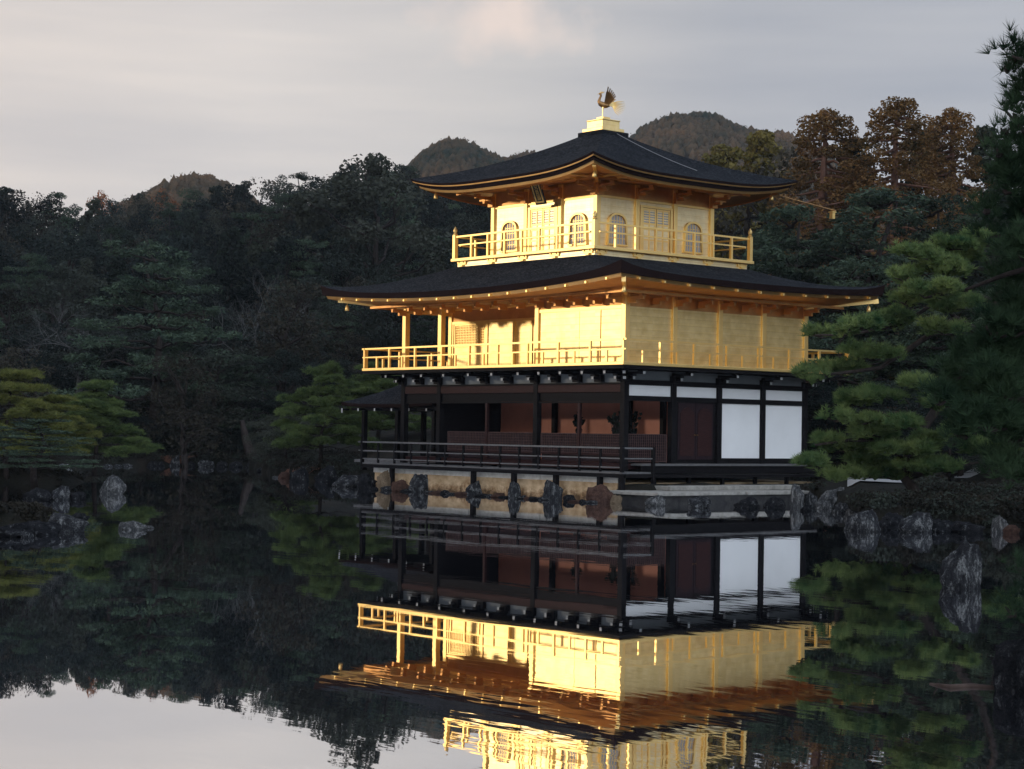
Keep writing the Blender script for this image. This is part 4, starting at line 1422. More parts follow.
# gravel strips on the right shore, laid over the ground
def patch(name, u0, u1, da, db, mt, lift=.035, k='structure', nu=14, nd=5):
    V = []; F_ = []
    for j in range(nd+1):
        for i in range(nu+1):
            f = i/nu; g_ = j/nd
            d = (da[0]+(da[1]-da[0])*f)*(1-g_)+(db[0]+(db[1]-db[0])*f)*g_
            p = polar(u0+(u1-u0)*f, d+.25*mnoise.noise(Vector((f*9, g_*5, u0))))
            V.append((p[0], p[1], ground_z(p[0], p[1])+lift))
    for j in range(nd):
        for i in range(nu):
            q = j*(nu+1)+i
            F_.append((q, q+1, q+nu+2, q+nu+1))
    o = np_mesh(name, V, F_, mt, smooth=True)
    o['kind'] = k
    return o
patch('gravel_path', 848, 908, (59, 57), (64.5, 61.5), 'gravel', .05)
patch('gravel_path', 955, 1000, (66, 67), (68.5, 70), 'gravel', .05)
patch('leaf_litter', 150, 262, (104.2, 103.6), (105.8, 105.2), 'leaf_litter', .06, 'stuff')
patch('leaf_litter', 282, 340, (79.2, 77.6), (82, 80), 'leaf_litter', .04, 'stuff')

# ================================================================ vegetation
def rs(seed):
    return np.random.default_rng(seed)
def leaf_cloud(rng, centers, radii, counts, size, up=.35, aspect=.7):
    """quads scattered through ellipsoidal clumps"""
    cs = np.repeat(np.arange(len(centers)), counts)
    n = len(cs)
    d = rng.normal(size=(n, 3)); d /= np.linalg.norm(d, axis=1)[:, None]
    r_ = rng.uniform(.25, 1, n)**.5
    P = np.asarray(centers)[cs]+d*r_[:, None]*np.asarray(radii)[cs]
    nr = rng.normal(size=(n, 3))+d*.6; nr[:, 2] += up*2
    nr /= np.linalg.norm(nr, axis=1)[:, None]
    t1 = np.cross(nr, rng.normal(size=(n, 3))); t1 /= np.linalg.norm(t1, axis=1)[:, None]
    t2 = np.cross(nr, t1)
    s = size*rng.uniform(.6, 1.35, n)[:, None]
    V = np.stack([P-t1*s*.5, P+t2*s*.5*aspect+t1*s*.05, P+t1*s*.5, P-t2*s*.5*aspect+t1*s*.05], 1).reshape(-1, 3)
    return V, np.arange(n*4).reshape(-1, 4)
def tufts(rng, P, D, k, L, w, spread=.9):
    """needle tufts: k thin triangles radiating from each point about direction D"""
    n = len(P)
    dirs = rng.normal(size=(n, k, 3)); dirs /= np.linalg.norm(dirs, axis=2)[..., None]
    dirs = dirs*spread+D[:, None, :]; dirs /= np.linalg.norm(dirs, axis=2)[..., None]
    ln = L*rng.uniform(.65, 1.1, (n, k))[..., None]
    side = np.cross(dirs, rng.normal(size=(n, k, 3))); side /= np.linalg.norm(side, axis=2)[..., None]
    a = np.repeat(P[:, None, :], k, 1)
    V = np.stack([a-side*w/2, a+side*w/2, a+dirs*ln], 2).reshape(-1, 3)
    return V, np.arange(n*k*3).reshape(-1, 3)
def limb(b, p0, p1, r0, r1, rng, wob=.15, n=5, sides=6):
    p0 = np.array(p0, float); p1 = np.array(p1, float)
    L = np.linalg.norm(p1-p0)
    pts = []
    for i in range(n+1):
        t_ = i/n
        p = p0+(p1-p0)*t_
        if 0 < i < n:
            p = p+rng.normal(size=3)*wob*L*.3*math.sin(math.pi*t_)
        pts.append(tuple(p))
    b.tube(pts, [r0+(r1-r0)*i/n for i in range(n+1)], sides)
    return pts
def tree_thing(name, trunk, crownV, crownF, fmat, bmat):
    t_ = bpy.data.objects.new(name, None); COL.objects.link(t_)
    trunk.build('trunk', bmat, t_, smooth=True)
    if crownV is not None:
        np_mesh('crown', crownV, crownF, fmat, t_)
    return t_
# prototypes are unit: about 10 m tall, base at origin
def broad_proto(seed, fmat, width=3.6, dense=240, size=.2, bmat='bark'):
    rng = rs(seed)
    tr = MB()
    limb(tr, (0, 0, -.5), (rng.normal()*.3, rng.normal()*.3, 6.5), .26, .10, rng, .12)
    cen = []; rad = []
    n = 34
    for i in range(n):
        a = i*2.399+rng.uniform(-.4, .4); h = rng.uniform(0, 1)
        z = 2.4+6.6*h
        env = width*math.sqrt(max(.02, 1-((h-.38)/.66)**2))
        r_ = env*math.sqrt(rng.uniform(.15, 1))
        c_ = (r_*math.cos(a), r_*math.sin(a), z+rng.normal()*.3)
        cen.append(c_); q = rng.uniform(.75, 1.35)
        rad.append((q*1.1, q*1.1, q*.72))
        if i % 2 == 0:
            limb(tr, (0, 0, max(1.2, z-2.0)), c_, .09, .025, rng, .2, 4, 5)
    cen.append((0, 0, 9.3)); rad.append((.7, .7, .6))
    V, F_ = leaf_cloud(rng, cen, rad, [dense]*len(cen), size)
    return tree_thing('broadleaf_tree', tr, V, F_, fmat, bmat)
def cypress_proto(seed, fmat, width=2.3, dense=170, size=.2, sparse=False, bmat='bark', low=.14):
    rng = rs(seed)
    tr = MB()
    tr.tube([(0, 0, -.5), (.05, 0, 3), (rng.normal()*.12, rng.normal()*.12, 6.5), (0, 0, 9.8)], [.24, .19, .12, .03], 7)
    cen = []; rad = []
    n = 46 if not sparse else 110
    for i in range(n):
        h = (i+rng.uniform(0, 1))/n
        z = 10*(low+(.98-low)*h)
        env = width*(1-h)**.75*(.75+.5*rng.uniform())+.25
        a = i*2.399+rng.uniform(-.5, .5)
        r_ = env*rng.uniform(.45, 1)
        c_ = (r_*math.cos(a), r_*math.sin(a), z-.12*r_)
        cen.append(c_)
        q = rng.uniform(.5, .85)*(1-.45*h)*(1 if not sparse else .72)
        rad.append((q*1.15, q*1.15, q*.7))
        limb(tr, (0, 0, z+.1*r_), c_, .05, .015, rng, .1, 3, 5)
    V, F_ = leaf_cloud(rng, cen, rad, [dense]*len(cen), size)
    return tree_thing('conifer_tree', tr, V, F_, fmat, bmat)
def pine_proto(seed, fmat, width=3.4, size=.2, dense=75, nl=9, bmat='bark', low=.30, tuft=False):
    """layered pine: flat needle pads on near-level limbs"""
    rng = rs(seed)
    tr = MB()
    px_ = [(0, 0, -.5), (rng.normal()*.25, rng.normal()*.25, 3), (rng.normal()*.4, rng.normal()*.4, 6), (rng.normal()*.3, rng.normal()*.3, 9.3)]
    tr.tube(px_, [.2, .16, .10, .04], 8)
    cen = []; rad = []
    for i in range(nl):
        h = i/(nl-1)
        z = 10*(low+(.95-low)*h)
        env = width*(1-.75*h**1.4)*rng.uniform(.8, 1.15)
        for j in range(5 if h < .8 else 3):
            a = i*1.9+j*2*math.pi/5+rng.uniform(-.4, .4)
            r_ = env*rng.uniform(.5, 1)
            c_ = (r_*math.cos(a), r_*math.sin(a), z+rng.normal()*.15)
            cen.append(c_)
            q = rng.uniform(.7, 1.25)*(1-.3*h)
            th = 1.45 if tuft else 1.0
            rad.append((q*.8*(1.25 if tuft else 1), q*.8*(1.25 if tuft else 1), .24*th))
            for m_ in range(4 if tuft else 3):
                b_ = rng.uniform(0, 6.28); cen.append((c_[0]+q*.85*math.cos(b_), c_[1]+q*.85*math.sin(b_), c_[2]+rng.normal()*.13*th)); w__ = q*rng.uniform(.4, .7); w__ *= (1.4 if tuft else 1); rad.append((w__, w__, .2*th))
            limb(tr, (0, 0, z-.35), (c_[0], c_[1], c_[2]-.12), .07, .02, rng, .18, 4, 5)
    cen.append((0, 0, 9.6)); rad.append((.6, .6, .35))
    if tuft:
        P = []; D = []
        for c_, r_ in zip(cen, rad):
            n_ = int(dense*r_[0]*r_[0]*1.6)+6
            d_ = rng.normal(size=(n_, 3)); d_ /= np.linalg.norm(d_, axis=1)[:, None]
            d_[:, 2] = np.where(d_[:, 2] < -.3, -d_[:, 2], d_[:, 2])
            P.append(np.array(c_)+d_*np.array([r_[0], r_[1], r_[2]*1.5])*rng.uniform(.55, 1, (n_, 1)))
            d2 = d_*.7; d2[:, 2] += .7; D.append(d2)
        V, F_ = tufts(rng, np.concatenate(P), np.concatenate(D), 9, .42, .045)
        return tree_thing('pine_tree', tr, V, F_, fmat, bmat)
    V, F_ = leaf_cloud(rng, cen, rad, [dense]*len(cen), size, up=.5, aspect=.35)
    return tree_thing('pine_tree', tr, V, F_, fmat, bmat)
def bare_proto(seed):
    rng = rs(seed)
    tr = MB()
    b = MB()
    tr.tube([(0, 0, -.5), (.1, 0, 2), (.2, .1, 4.5)], [.22, .17, .12], 7)
    def rec(p, d, L, r_, lev):
        q = p+d*L
        b.tube([tuple(p), tuple(p+d*L*.5+rng.normal(size=3)*L*.06), tuple(q)], [r_, r_*.8, r_*.55], 4 if lev > 1 else 5, cap=False)
        if lev < 5:
            for k in range(3 if lev < 3 else 2):
                dd = d+rng.normal(size=3)*.5; dd[2] += .12; dd /= np.linalg.norm(dd)
                rec(q, dd, L*rng.uniform(.62, .85), r_*.55, lev+1)
    for k in range(5):
        a = k*1.257+rng.uniform(-.3, .3)
        d = np.array([math.cos(a)*.75, math.sin(a)*.75, .8]); d /= np.linalg.norm(d)
        rec(np.array([.12, .05, 2.6+.45*k]), d, 1.9, .085, 0)
    t_ = bpy.data.objects.new('bare_tree', None); COL.objects.link(t_)
    tr.build('trunk', 'grey_bark', t_, smooth=True); b.build('branches', 'grey_bark', t_)
    return t_
PROTO = {
    'broad': [broad_proto(11, 'foliage_evergreen'), broad_proto(12, 'foliage_evergreen', 3.0, 220), broad_proto(13, 'foliage_evergreen', 4.2, 270, .22), broad_proto(14, 'foliage_evergreen', 3.4, 220, .19)],
    'cypress': [cypress_proto(21, 'foliage_cypress'), cypress_proto(22, 'foliage_cypress', 1.9), cypress_proto(23, 'foliage_cypress', 2.7, 190)],
    'pine': [pine_proto(31, 'foliage_pine_far'), pine_proto(32, 'foliage_pine_far', 3.9), pine_proto(33, 'foliage_pine_far', 3.0, nl=8)],
    'green_pine': [pine_proto(34, 'foliage_pine_green', 3.6, .15, 60, 8, 'bark', .24, True), pine_proto(35, 'foliage_pine_green', 4.4, .15, 60, 8, 'bark', .24, True)],
    'yellow_pine': [pine_proto(36, 'foliage_pine_yellow', 4.6, .15, 60, 7, 'bark', .22, True)],
    'autumn': [broad_proto(15, 'foliage_autumn', 3.3, 120, .24)],
    'brown': [broad_proto(16, 'foliage_brown', 3.6, 110, .24), broad_proto(17, 'foliage_brown', 3.0, 100, .22)],
    'rust': [cypress_proto(24, 'foliage_rust', 3.2, 240, .085, True, 'red_bark', .2), cypress_proto(25, 'foliage_rust', 3.2, 240, .085, True, 'red_bark', .22)],
    'gold': [cypress_proto(26, 'foliage_gold', 2.6, 190, .18)],
    'bare': [bare_proto(41), bare_proto(42)],
}
USED = set()
CATN = {'broad': 'broadleaf_tree', 'brown': 'brown_tree', 'autumn': 'autumn_tree', 'cypress': 'conifer_tree', 'rust': 'conifer_tree', 'gold': 'conifer_tree', 'pine': 'pine_tree', 'green_pine': 'pine_tree', 'yellow_pine': 'pine_tree', 'bare': 'bare_tree'}
def tree(kind_, i, u, dist, vtop, label, group=None, wide=1.0, rz=None, zb=None, hmin=2.0):
    pr = PROTO[kind_][i % len(PROTO[kind_])]
    p = polar(u, dist)
    z0 = ground_z(p[0], p[1]) if zb is None else zb
    zt = ztop(u, vtop, dist)
    h = max(hmin, zt-z0)/10.0
    if id(pr) not in USED:
        USED.add(id(pr)); o = pr
    else:
        o = dup(pr)
    o.name = CATN[kind_]
    o.location = (p[0], p[1], z0)
    o.rotation_euler = (0, 0, rz if rz is not None else (u*1.7+dist*.9+i) % 6.28)
    s = (h+.35)/1.35*wide if kind_ not in ('cypress', 'rust') else (h*.6+.4)*wide
    o.scale = (s, s, h)
    tag(o, label, 'tree', group)
    return o
rng = random.Random(5)
SKY = [(-60, 176), (0, 180), (30, 187), (60, 193), (90, 192), (120, 190), (150, 186), (200, 186), (235, 180), (260, 174), (290, 170), (315, 168), (345, 164), (370, 153), (395, 158), (415, 166), (450, 172), (520, 176), (600, 180)]
SKU = [a for a, b in SKY]; SKV = [b for a, b in SKY]
def skyv(u):
    return float(np.interp(u, SKU, SKV))
LBL = {
 'broad': ('dark rounded evergreen tree in the shaded hillside forest left of the pavilion', 'dark evergreen trees of the hillside forest'),
 'cypress': ('dark pointed conifer in the shaded hillside forest left of the pavilion', 'dark conifers of the hillside forest'),
 'pine': ('dull green layered pine in the shaded hillside forest left of the pavilion', 'layered pines of the hillside forest'),
 'brown': ('brownish leafed tree in the shaded hillside forest left of the pavilion', 'brownish trees of the hillside forest'),
 'autumn': ('orange autumn tree near the forest skyline at left', 'orange autumn trees near the skyline'),
 'bare': ('leafless grey branched tree in the shaded forest left of the pavilion', 'leafless trees of the hillside forest'),
}
def ftree(kd, i, u, d, v, wide=1.0):
    tree(kd, i, u, d, v, LBL[kd][0], LBL[kd][1], wide)
cnt = 0
tiers = [  # dist, step px, row of tops (offset below skyline, jitter), kinds
    (226, 17, lambda u: skyv(u)+3, 7, ['broad', 'cypress', 'broad', 'cypress', 'brown', 'broad', 'pine']),
    (195, 20, lambda u: skyv(u)+16, 9, ['broad', 'pine', 'cypress', 'broad', 'brown']),
    (168, 23, lambda u: skyv(u)+36, 12, ['broad', 'broad', 'cypress', 'pine', 'brown', 'broad']),
    (143, 27, lambda u: skyv(u)+66, 14, ['broad', 'pine', 'broad', 'broad', 'cypress']),
    (124, 30, lambda u: skyv(u)+108, 18, ['broad', 'broad', 'pine', 'brown', 'broad', 'bare']),
    (111, 34, lambda u: skyv(u)+165, 22, ['broad', 'pine', 'broad', 'broad', 'brown']),
]
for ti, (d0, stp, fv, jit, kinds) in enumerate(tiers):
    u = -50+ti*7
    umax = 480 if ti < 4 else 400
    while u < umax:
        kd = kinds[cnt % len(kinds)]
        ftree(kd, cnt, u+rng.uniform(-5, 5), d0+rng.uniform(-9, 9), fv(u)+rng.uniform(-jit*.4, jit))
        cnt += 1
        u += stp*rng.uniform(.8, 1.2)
# shore undergrowth
u = -30
while u < 300:
    dsh = float(np.interp(u, SU, SD))
    tree('broad', cnt, u, dsh+2.5+rng.uniform(0, 3), 425+rng.uniform(-14, 10), 'low dark bush overhanging the far left shore of the pond', 'bushes along the far shore', .8, hmin=1.6)
    cnt += 1
    u += 20*rng.uniform(.8, 1.2)
# distinct trees on the left
tree('broad', 2, 372, 140, 151, 'tallest dark evergreen on the left skyline, just left of the upper roof tip', None, 1.15)
tree('broad', 0, 345, 150, 160, 'dark evergreen on the skyline left of the tallest one', None, 1.0)
tree('pine', 1, 152, 108.5, 243, 'large layered pine in the middle of the left forest, tiers of flat branches', None, 1.35)
tree('bare', 0, 75, 117, 288, 'pale leafless tree left of the large layered pine', None, 1.1)
tree('bare', 1, 262, 116, 262, 'pale leafless tree with crooked branches right of the large layered pine', None, 1.0)
tree('brown', 1, 285, 109, 275, 'olive brown tree behind the small shore pine left of the pavilion', None, 1.0)
tree('broad', 1, 215, 106.5, 345, 'low wide dark tree on the far shore with a leaning trunk', None, 1.3)
for i, (u, v) in enumerate([(96, 188), (158, 186)]):
    tree('autumn', i, u, 236 if v < 200 else 185, v, LBL['autumn'][0], LBL['autumn'][1], .6)
# left shore pines
tree('yellow_pine', 0, 8, 70.5, 371, 'yellow green pine with broad tiers at the left picture edge', None, .95)
tree('yellow_pine', 0, 52, 71.5, 396, 'lower yellow green pine right of the leftmost shore pine', None, .85, 2.0)
tree('green_pine', 0, 95, 76, 384, 'blue green layered pine at the end of the left shore group', None, 1.05, zb=.3)
tree('pine', 0, 36, 60, 418, 'dark spreading low pine in front of the yellow green pines', None, 1.5, zb=.2)
# small shore pine beside the pavilion
tree('green_pine', 1, 322, 79.5, 367, 'green upright tiered pine on the rocky point left of the pavilion', None, .8, .4)
tree('green_pine', 0, 376, 88, 366, 'green pine behind the fishing pavilion roof', None, 1.15, 2.4)
tree('green_pine', 0, 292, 90, 405, 'lower dark green pine behind the upright tiered one', None, .7, 1.2)
# behind the pavilion
tiers = [(175, 26, lambda u: 186, 12, ['broad', 'cypress', 'pine', 'broad']), (120, 34, lambda u: 245, 25, ['broad', 'pine', 'broad', 'cypress']), (96, 38, lambda u: 320, 30, ['broad', 'pine'])]
for ti, (d0, stp, fv, jit, kinds) in enumerate(tiers):
    u = 470 if ti < 2 else 430
    while u < 800:
        kd = kinds[cnt % len(kinds)]
        tree(kd, cnt, u, d0+rng.uniform(-6, 6), fv(u)+rng.uniform(-jit*.3, jit), 'dark forest tree standing behind the pavilion', 'forest trees behind the pavilion')
        cnt += 1
        u += stp*rng.uniform(.8, 1.2)
# back right: tall sunlit conifers
tree('rust', 0, 823, 104, 106, 'tall rusty brown sunlit conifer left of the tallest one behind the pavilion', None, 1.45)
tree('rust', 1, 893, 102, 95, 'tallest rusty brown sunlit conifer against the sky at right', None, 1.4)
tree('rust', 0, 948, 106, 106, 'orange brown sunlit conifer right of the tallest one', None, 1.25, 1.0)
tree('gold', 0, 756, 128, 126, 'yellow green sunlit conifer above the right roof slope', None, 1.1)
tree('gold', 0, 722, 135, 140, 'lower olive tree beside the yellow green sunlit conifer', None, 1.1, 2)
tree('brown', 0, 790, 125, 142, 'brownish sunlit tree between the yellow green and rusty conifers', None, 1.0)
tree('cypress', 0, 850, 112, 135, 'dark conifer in the gap between the two tall rusty conifers', None, 1.1)
tree('cypress', 2, 925, 112, 128, 'dark conifer right of the tallest rusty conifer', None, 1.1)
tree('cypress', 1, 985, 110, 125, 'dark conifer near the right edge behind the foreground pine', None, 1.3)
BR = ('dull green layered pine in the stand right of the pavilion roofs', 'layered pines behind the right shore')
for i, (u, d, v) in enumerate([(790, 92, 205), (820, 88, 232), (765, 95, 225), (930, 90, 195), (975, 88, 205), (1010, 86, 190), (1035, 84, 150), (845, 80, 262), (905, 82, 245), (815, 84, 300), (950, 78, 275), (1000, 76, 285), (780, 90, 262)]):
    tree('pine', i, u, d, v, BR[0], BR[1], 1.15)
tree('pine', 2, 872, 86, 184, 'broad topped green pine below the tallest rusty conifer', None, 1.5)
for i, (u, d, v) in enumerate([(812, 76, 355), (835, 74, 385), (870, 72, 380), (910, 70, 370), (960, 68, 380), (1005, 66, 380), (850, 70, 430), (900, 66, 425), (950, 64, 430), (1010, 62, 430)]):
    tree('broad', i, u, d, v, 'dark bush behind the right shore under the pines', 'bushes behind the right shore', 1.0, hmin=1.6)

# ---- mid-distance pine on the right shore: leaning trunk, long level limbs, needle tufts
def pads_to_tufts(rng, pads, per, k, L, w):
    P = []; D = []
    for (c_, rx, ry, rz_) in pads:
        n = int(per*rx*ry)
        a = rng.uniform(0, 2*math.pi, n); r_ = np.sqrt(rng.uniform(0, 1, n))
        h = np.sqrt(np.maximum(0, 1-r_**2))
        z = rng.uniform(-.35, 1, n)*h*rz_
        P.append(np.stack([c_[0]+rx*r_*np.cos(a), c_[1]+ry*r_*np.sin(a), c_[2]+z], 1)+rng.normal(size=(n, 3))*.05)
        d = np.stack([.7*r_*np.cos(a), .7*r_*np.sin(a), np.full(n, .85)], 1)
        D.append(d)
    P = np.concatenate(P); D = np.concatenate(D)
    return tufts(rng, P, D, k, L, w)
def tuft_pine(name_label, dist, trunk_px, limbs_px, pads_px, fm, seed, per, k, L, w, r0=.2, bm='bark', dspread=1.2, flat=.42, cat='tree', squash=.8):
    """trunk / limbs / pads given as (column, row, metres nearer or farther)"""
    rng = rs(seed)
    def pos(u, v, dd=0):
        d = ray(u, v)
        return CAM+d*((dist+dd)/np.hypot(d[0], d[1]))
    t_ = thing('pine_tree', name_label, cat, tuple(pos(*trunk_px[0])))
    base = pos(*trunk_px[0])
    b = MB()
    tp = [pos(*q)-base for q in trunk_px]
    b.tube([tuple(p) for p in tp], list(np.linspace(r0, r0*.4, len(tp))), 10)
    tips = []
    for lp in limbs_px:
        rad0 = lp[0]
        pts = [pos(*q)-base for q in lp[1:]]
        b.tube([tuple(p) for p in pts], list(np.linspace(rad0, rad0*.35, len(pts))), 7)
    pads = []
    for (u, v, wp, hp, *rest) in pads_px:
        dd = rest[0] if rest else rng.uniform(-dspread, dspread)
        p = pos(u, v, dd)-base
        m_ = (dist+dd)/FPX
        rx = wp*m_/2
        # break each pad into lobes
        nl = max(4, int(wp/10))
        for j in range(nl):
            a = rng.uniform(0, 6.28); q = math.sqrt(rng.uniform(0, 1))
            off = _R*(q*math.cos(a)*rx*.8)+np.array([_F[0], _F[1], 0])*(q*math.sin(a)*rx*.7)
            c_ = p+off+np.array([0, 0, rng.normal()*hp*m_*.16])
            rr = rx*rng.uniform(.28, .48)
            pads.append((c_, rr, rr, hp*m_*flat))
            e = c_-np.array([0, 0, hp*m_*.2])
            b.tube([tuple(p-np.array([0, 0, hp*m_*.3])), tuple((p+e)/2-np.array([0, 0, .04])), tuple(e)], [.022, .016, .008], 5)
    b.build('trunk', bm, t_, smooth=True)
    V, F_ = pads_to_tufts(rng, pads, per, k, L, w)
    np_mesh('crown', V, F_, fm, t_)
    return t_
tuft_pine('pine with leaning trunk on the right shore, long limbs reaching the golden wall', 49,
    [(952, 530, 0), (925, 505, 0), (905, 478, .3), (915, 440, .8), (950, 390, 1.2), (985, 340, 1.5), (1000, 290, 1.5), (985, 255, 1.4)],
    [(.10, (975, 330, 1.5), (955, 318, 1.2), (925, 338, .8), (895, 358, .4), (880, 368, .2), (850, 372, 0), (800, 378, -.2)),
     (.07, (955, 318, 1.2), (940, 300, 1), (900, 325, .8), (850, 335, .6), (815, 335, .5)),
     (.06, (990, 300, 1.5), (965, 290, 1), (930, 285, .8), (890, 290, .6)),
     (.06, (985, 270, 1.5), (950, 265, 1), (905, 275, .6)),
     (.08, (912, 450, .6), (890, 440, .3), (850, 440, 0), (815, 445, -.2)),
     (.06, (920, 430, .8), (880, 412, .6), (850, 405, .4)),
     (.07, (905, 478, .3), (940, 470, .2), (980, 462, .2))],
    [(806, 378, 40, 14), (838, 370, 56, 14), (872, 356, 56, 16), (822, 334, 34, 13), (850, 326, 50, 15), (885, 320, 56, 18), (905, 300, 40, 16),
     (925, 292, 60, 20), (905, 277, 46, 15), (935, 268, 64, 18), (920, 254, 50, 14), (960, 258, 60, 16), (985, 242, 50, 16), (950, 246, 44, 13), (950, 305, 56, 18), (945, 330, 50, 16),
     (850, 402, 50, 14), (882, 394, 56, 14), (908, 382, 46, 14), (836, 418, 34, 12),
     (820, 462, 52, 16), (848, 447, 60, 16), (880, 432, 64, 16), (912, 424, 56, 16), (866, 462, 64, 16), (902, 452, 64, 17), (938, 444, 56, 16), (840, 474, 46, 13), (958, 430, 56, 16), (985, 448, 64, 20), (880, 474, 50, 13), (925, 466, 56, 15), (866, 420, 44, 12), (930, 404, 50, 14), (965, 395, 50, 16)],
    'needles', 61, 760, 15, .2, .026, .17, flat=.42)
# ---- foreground pine at the right edge (trunk outside the frame)
tuft_pine('dark foreground pine with long needles along the right picture edge', 15.5,
    [(1345, 650, .6), (1310, 590, .5), (1230, 480, .3), (1130, 340, .1), (1085, 200, .1), (1075, 60, .2), (1070, -40, .2)],
    [(.035, (1130, 340, .1), (1200, 300, .2), (1240, 370, .2)), (.035, (1200, 440, .2), (1260, 430, .2), (1310, 470, .3)), (.035, (1088, 250, 0), (1050, 262, 0), (1005, 275, 0), (965, 290, 0)), (.03, (1085, 170, 0), (1040, 150, 0), (1005, 110, 0)), (.03, (1080, 80, 0), (1040, 66, 0), (1012, 56, 0)),
     (.035, (1095, 400, 0), (1050, 400, 0), (1000, 400, 0), (960, 402, 0)), (.03, (1088, 290, 0), (1050, 318, 0), (1000, 345, 0)), (.03, (1100, 470, 0), (1050, 465, 0), (1000, 450, 0))],
    [(1015, 52, 26, 24), (1006, 64, 18, 14), (1030, 90, 30, 24), (1018, 112, 26, 22), (1028, 140, 40, 30), (1004, 128, 14, 12), (998, 150, 20, 16), (1014, 165, 40, 30), (1005, 185, 34, 26), (1024, 200, 44, 34), (988, 205, 22, 20),
     (1008, 225, 44, 30), (1024, 250, 44, 34), (1012, 275, 44, 34), (1018, 310, 50, 36), (995, 330, 44, 30), (1006, 352, 54, 36), (975, 355, 36, 26), (952, 372, 34, 26), (982, 380, 54, 36),
     (1012, 390, 56, 36), (962, 402, 46, 32), (938, 396, 28, 22), (988, 420, 54, 32), (1015, 435, 56, 32), (966, 430, 36, 24), (1022, 470, 46, 30), (996, 460, 36, 24),
     (1075, 60, 60, 40), (1120, 110, 70, 40), (1090, 170, 70, 40), (1160, 200, 80, 44), (1110, 250, 80, 44), (1190, 290, 80, 44), (1120, 330, 80, 44), (1220, 370, 80, 44), (1150, 400, 80, 44), (1090, 430, 70, 40), (1260, 440, 80, 40), (1190, 460, 80, 40), (1300, 480, 70, 36), (1080, 20, 40, 30), (1060, -30, 40, 30)],
    'needles_near', 62, 4600, 22, .13, .008, .07, flat=.5, dspread=.5)
# sprigs low at the right edge, over the foreground rock
tuft_pine('small pine sprig with long needles at the right edge above the dark foreground rock', 15.0,
    [(1075, 640, 0), (1050, 630, 0), (1030, 615, 0)], [(.012, (1050, 630, 0), (1030, 612, 0), (1012, 604, 0)), (.012, (1050, 630, 0), (1040, 580, 0), (1024, 562, 0))],
    [(1014, 606, 22, 22, 0), (1026, 618, 20, 18, .1), (1022, 566, 16, 18, 0), (1032, 590, 16, 18, .1)], 'needles_near', 63, 7000, 30, .115, .0045, .02, flat=.5, cat='branch')

# roots and bank by the leaning pine
def mound(label_name, px, z, mt):
    pass
b = MB()
for (pts, r_) in [([(948, 522), (975, 512), (1010, 505), (1040, 503)], .16), ([(940, 526), (985, 520), (1030, 517)], .10), ([(938, 524), (915, 528), (890, 531)], .08)]:
    vs = []
    for k, (u, v) in enumerate(pts):
        d = ray(u, v); vs.append(tuple(CAM+d*(48.2/np.hypot(d[0], d[1]))))
    b.tube(vs, list(np.linspace(r_, r_*.4, len(vs))), 8)
tag(b.build('fallen_trunk', 'bark', smooth=True), 'dark roots and fallen trunk lying along the right bank below the pine', 'tree trunk')
b = MB()
q = [on(u, v, 2, z) for u, v, z in ((930, 684, .0), (950, 687, .008), (972, 686, .006), (994, 688, .0))]
b.tube([tuple(x) for x in q], [.012, .022, .024, .02], 8)
tag(b.build('driftwood', 'driftwood', smooth=True), 'brown piece of driftwood floating left of the dark foreground rock', 'driftwood')
# leaning trunk on the far shore
b = MB()
dsh = 101.5
q = []
for u, v in ((258, 462), (250, 452), (246, 440), (242, 420)):
    d = ray(u, v); q.append(tuple(CAM+d*(103/np.hypot(d[0], d[1]))))
b.tube(q, [.42, .3, .22, .12], 8)
tag(b.build('tree_trunk', 'bark', smooth=True), 'dark leaning trunk on the far shore left of the rocky point', 'tree trunk')
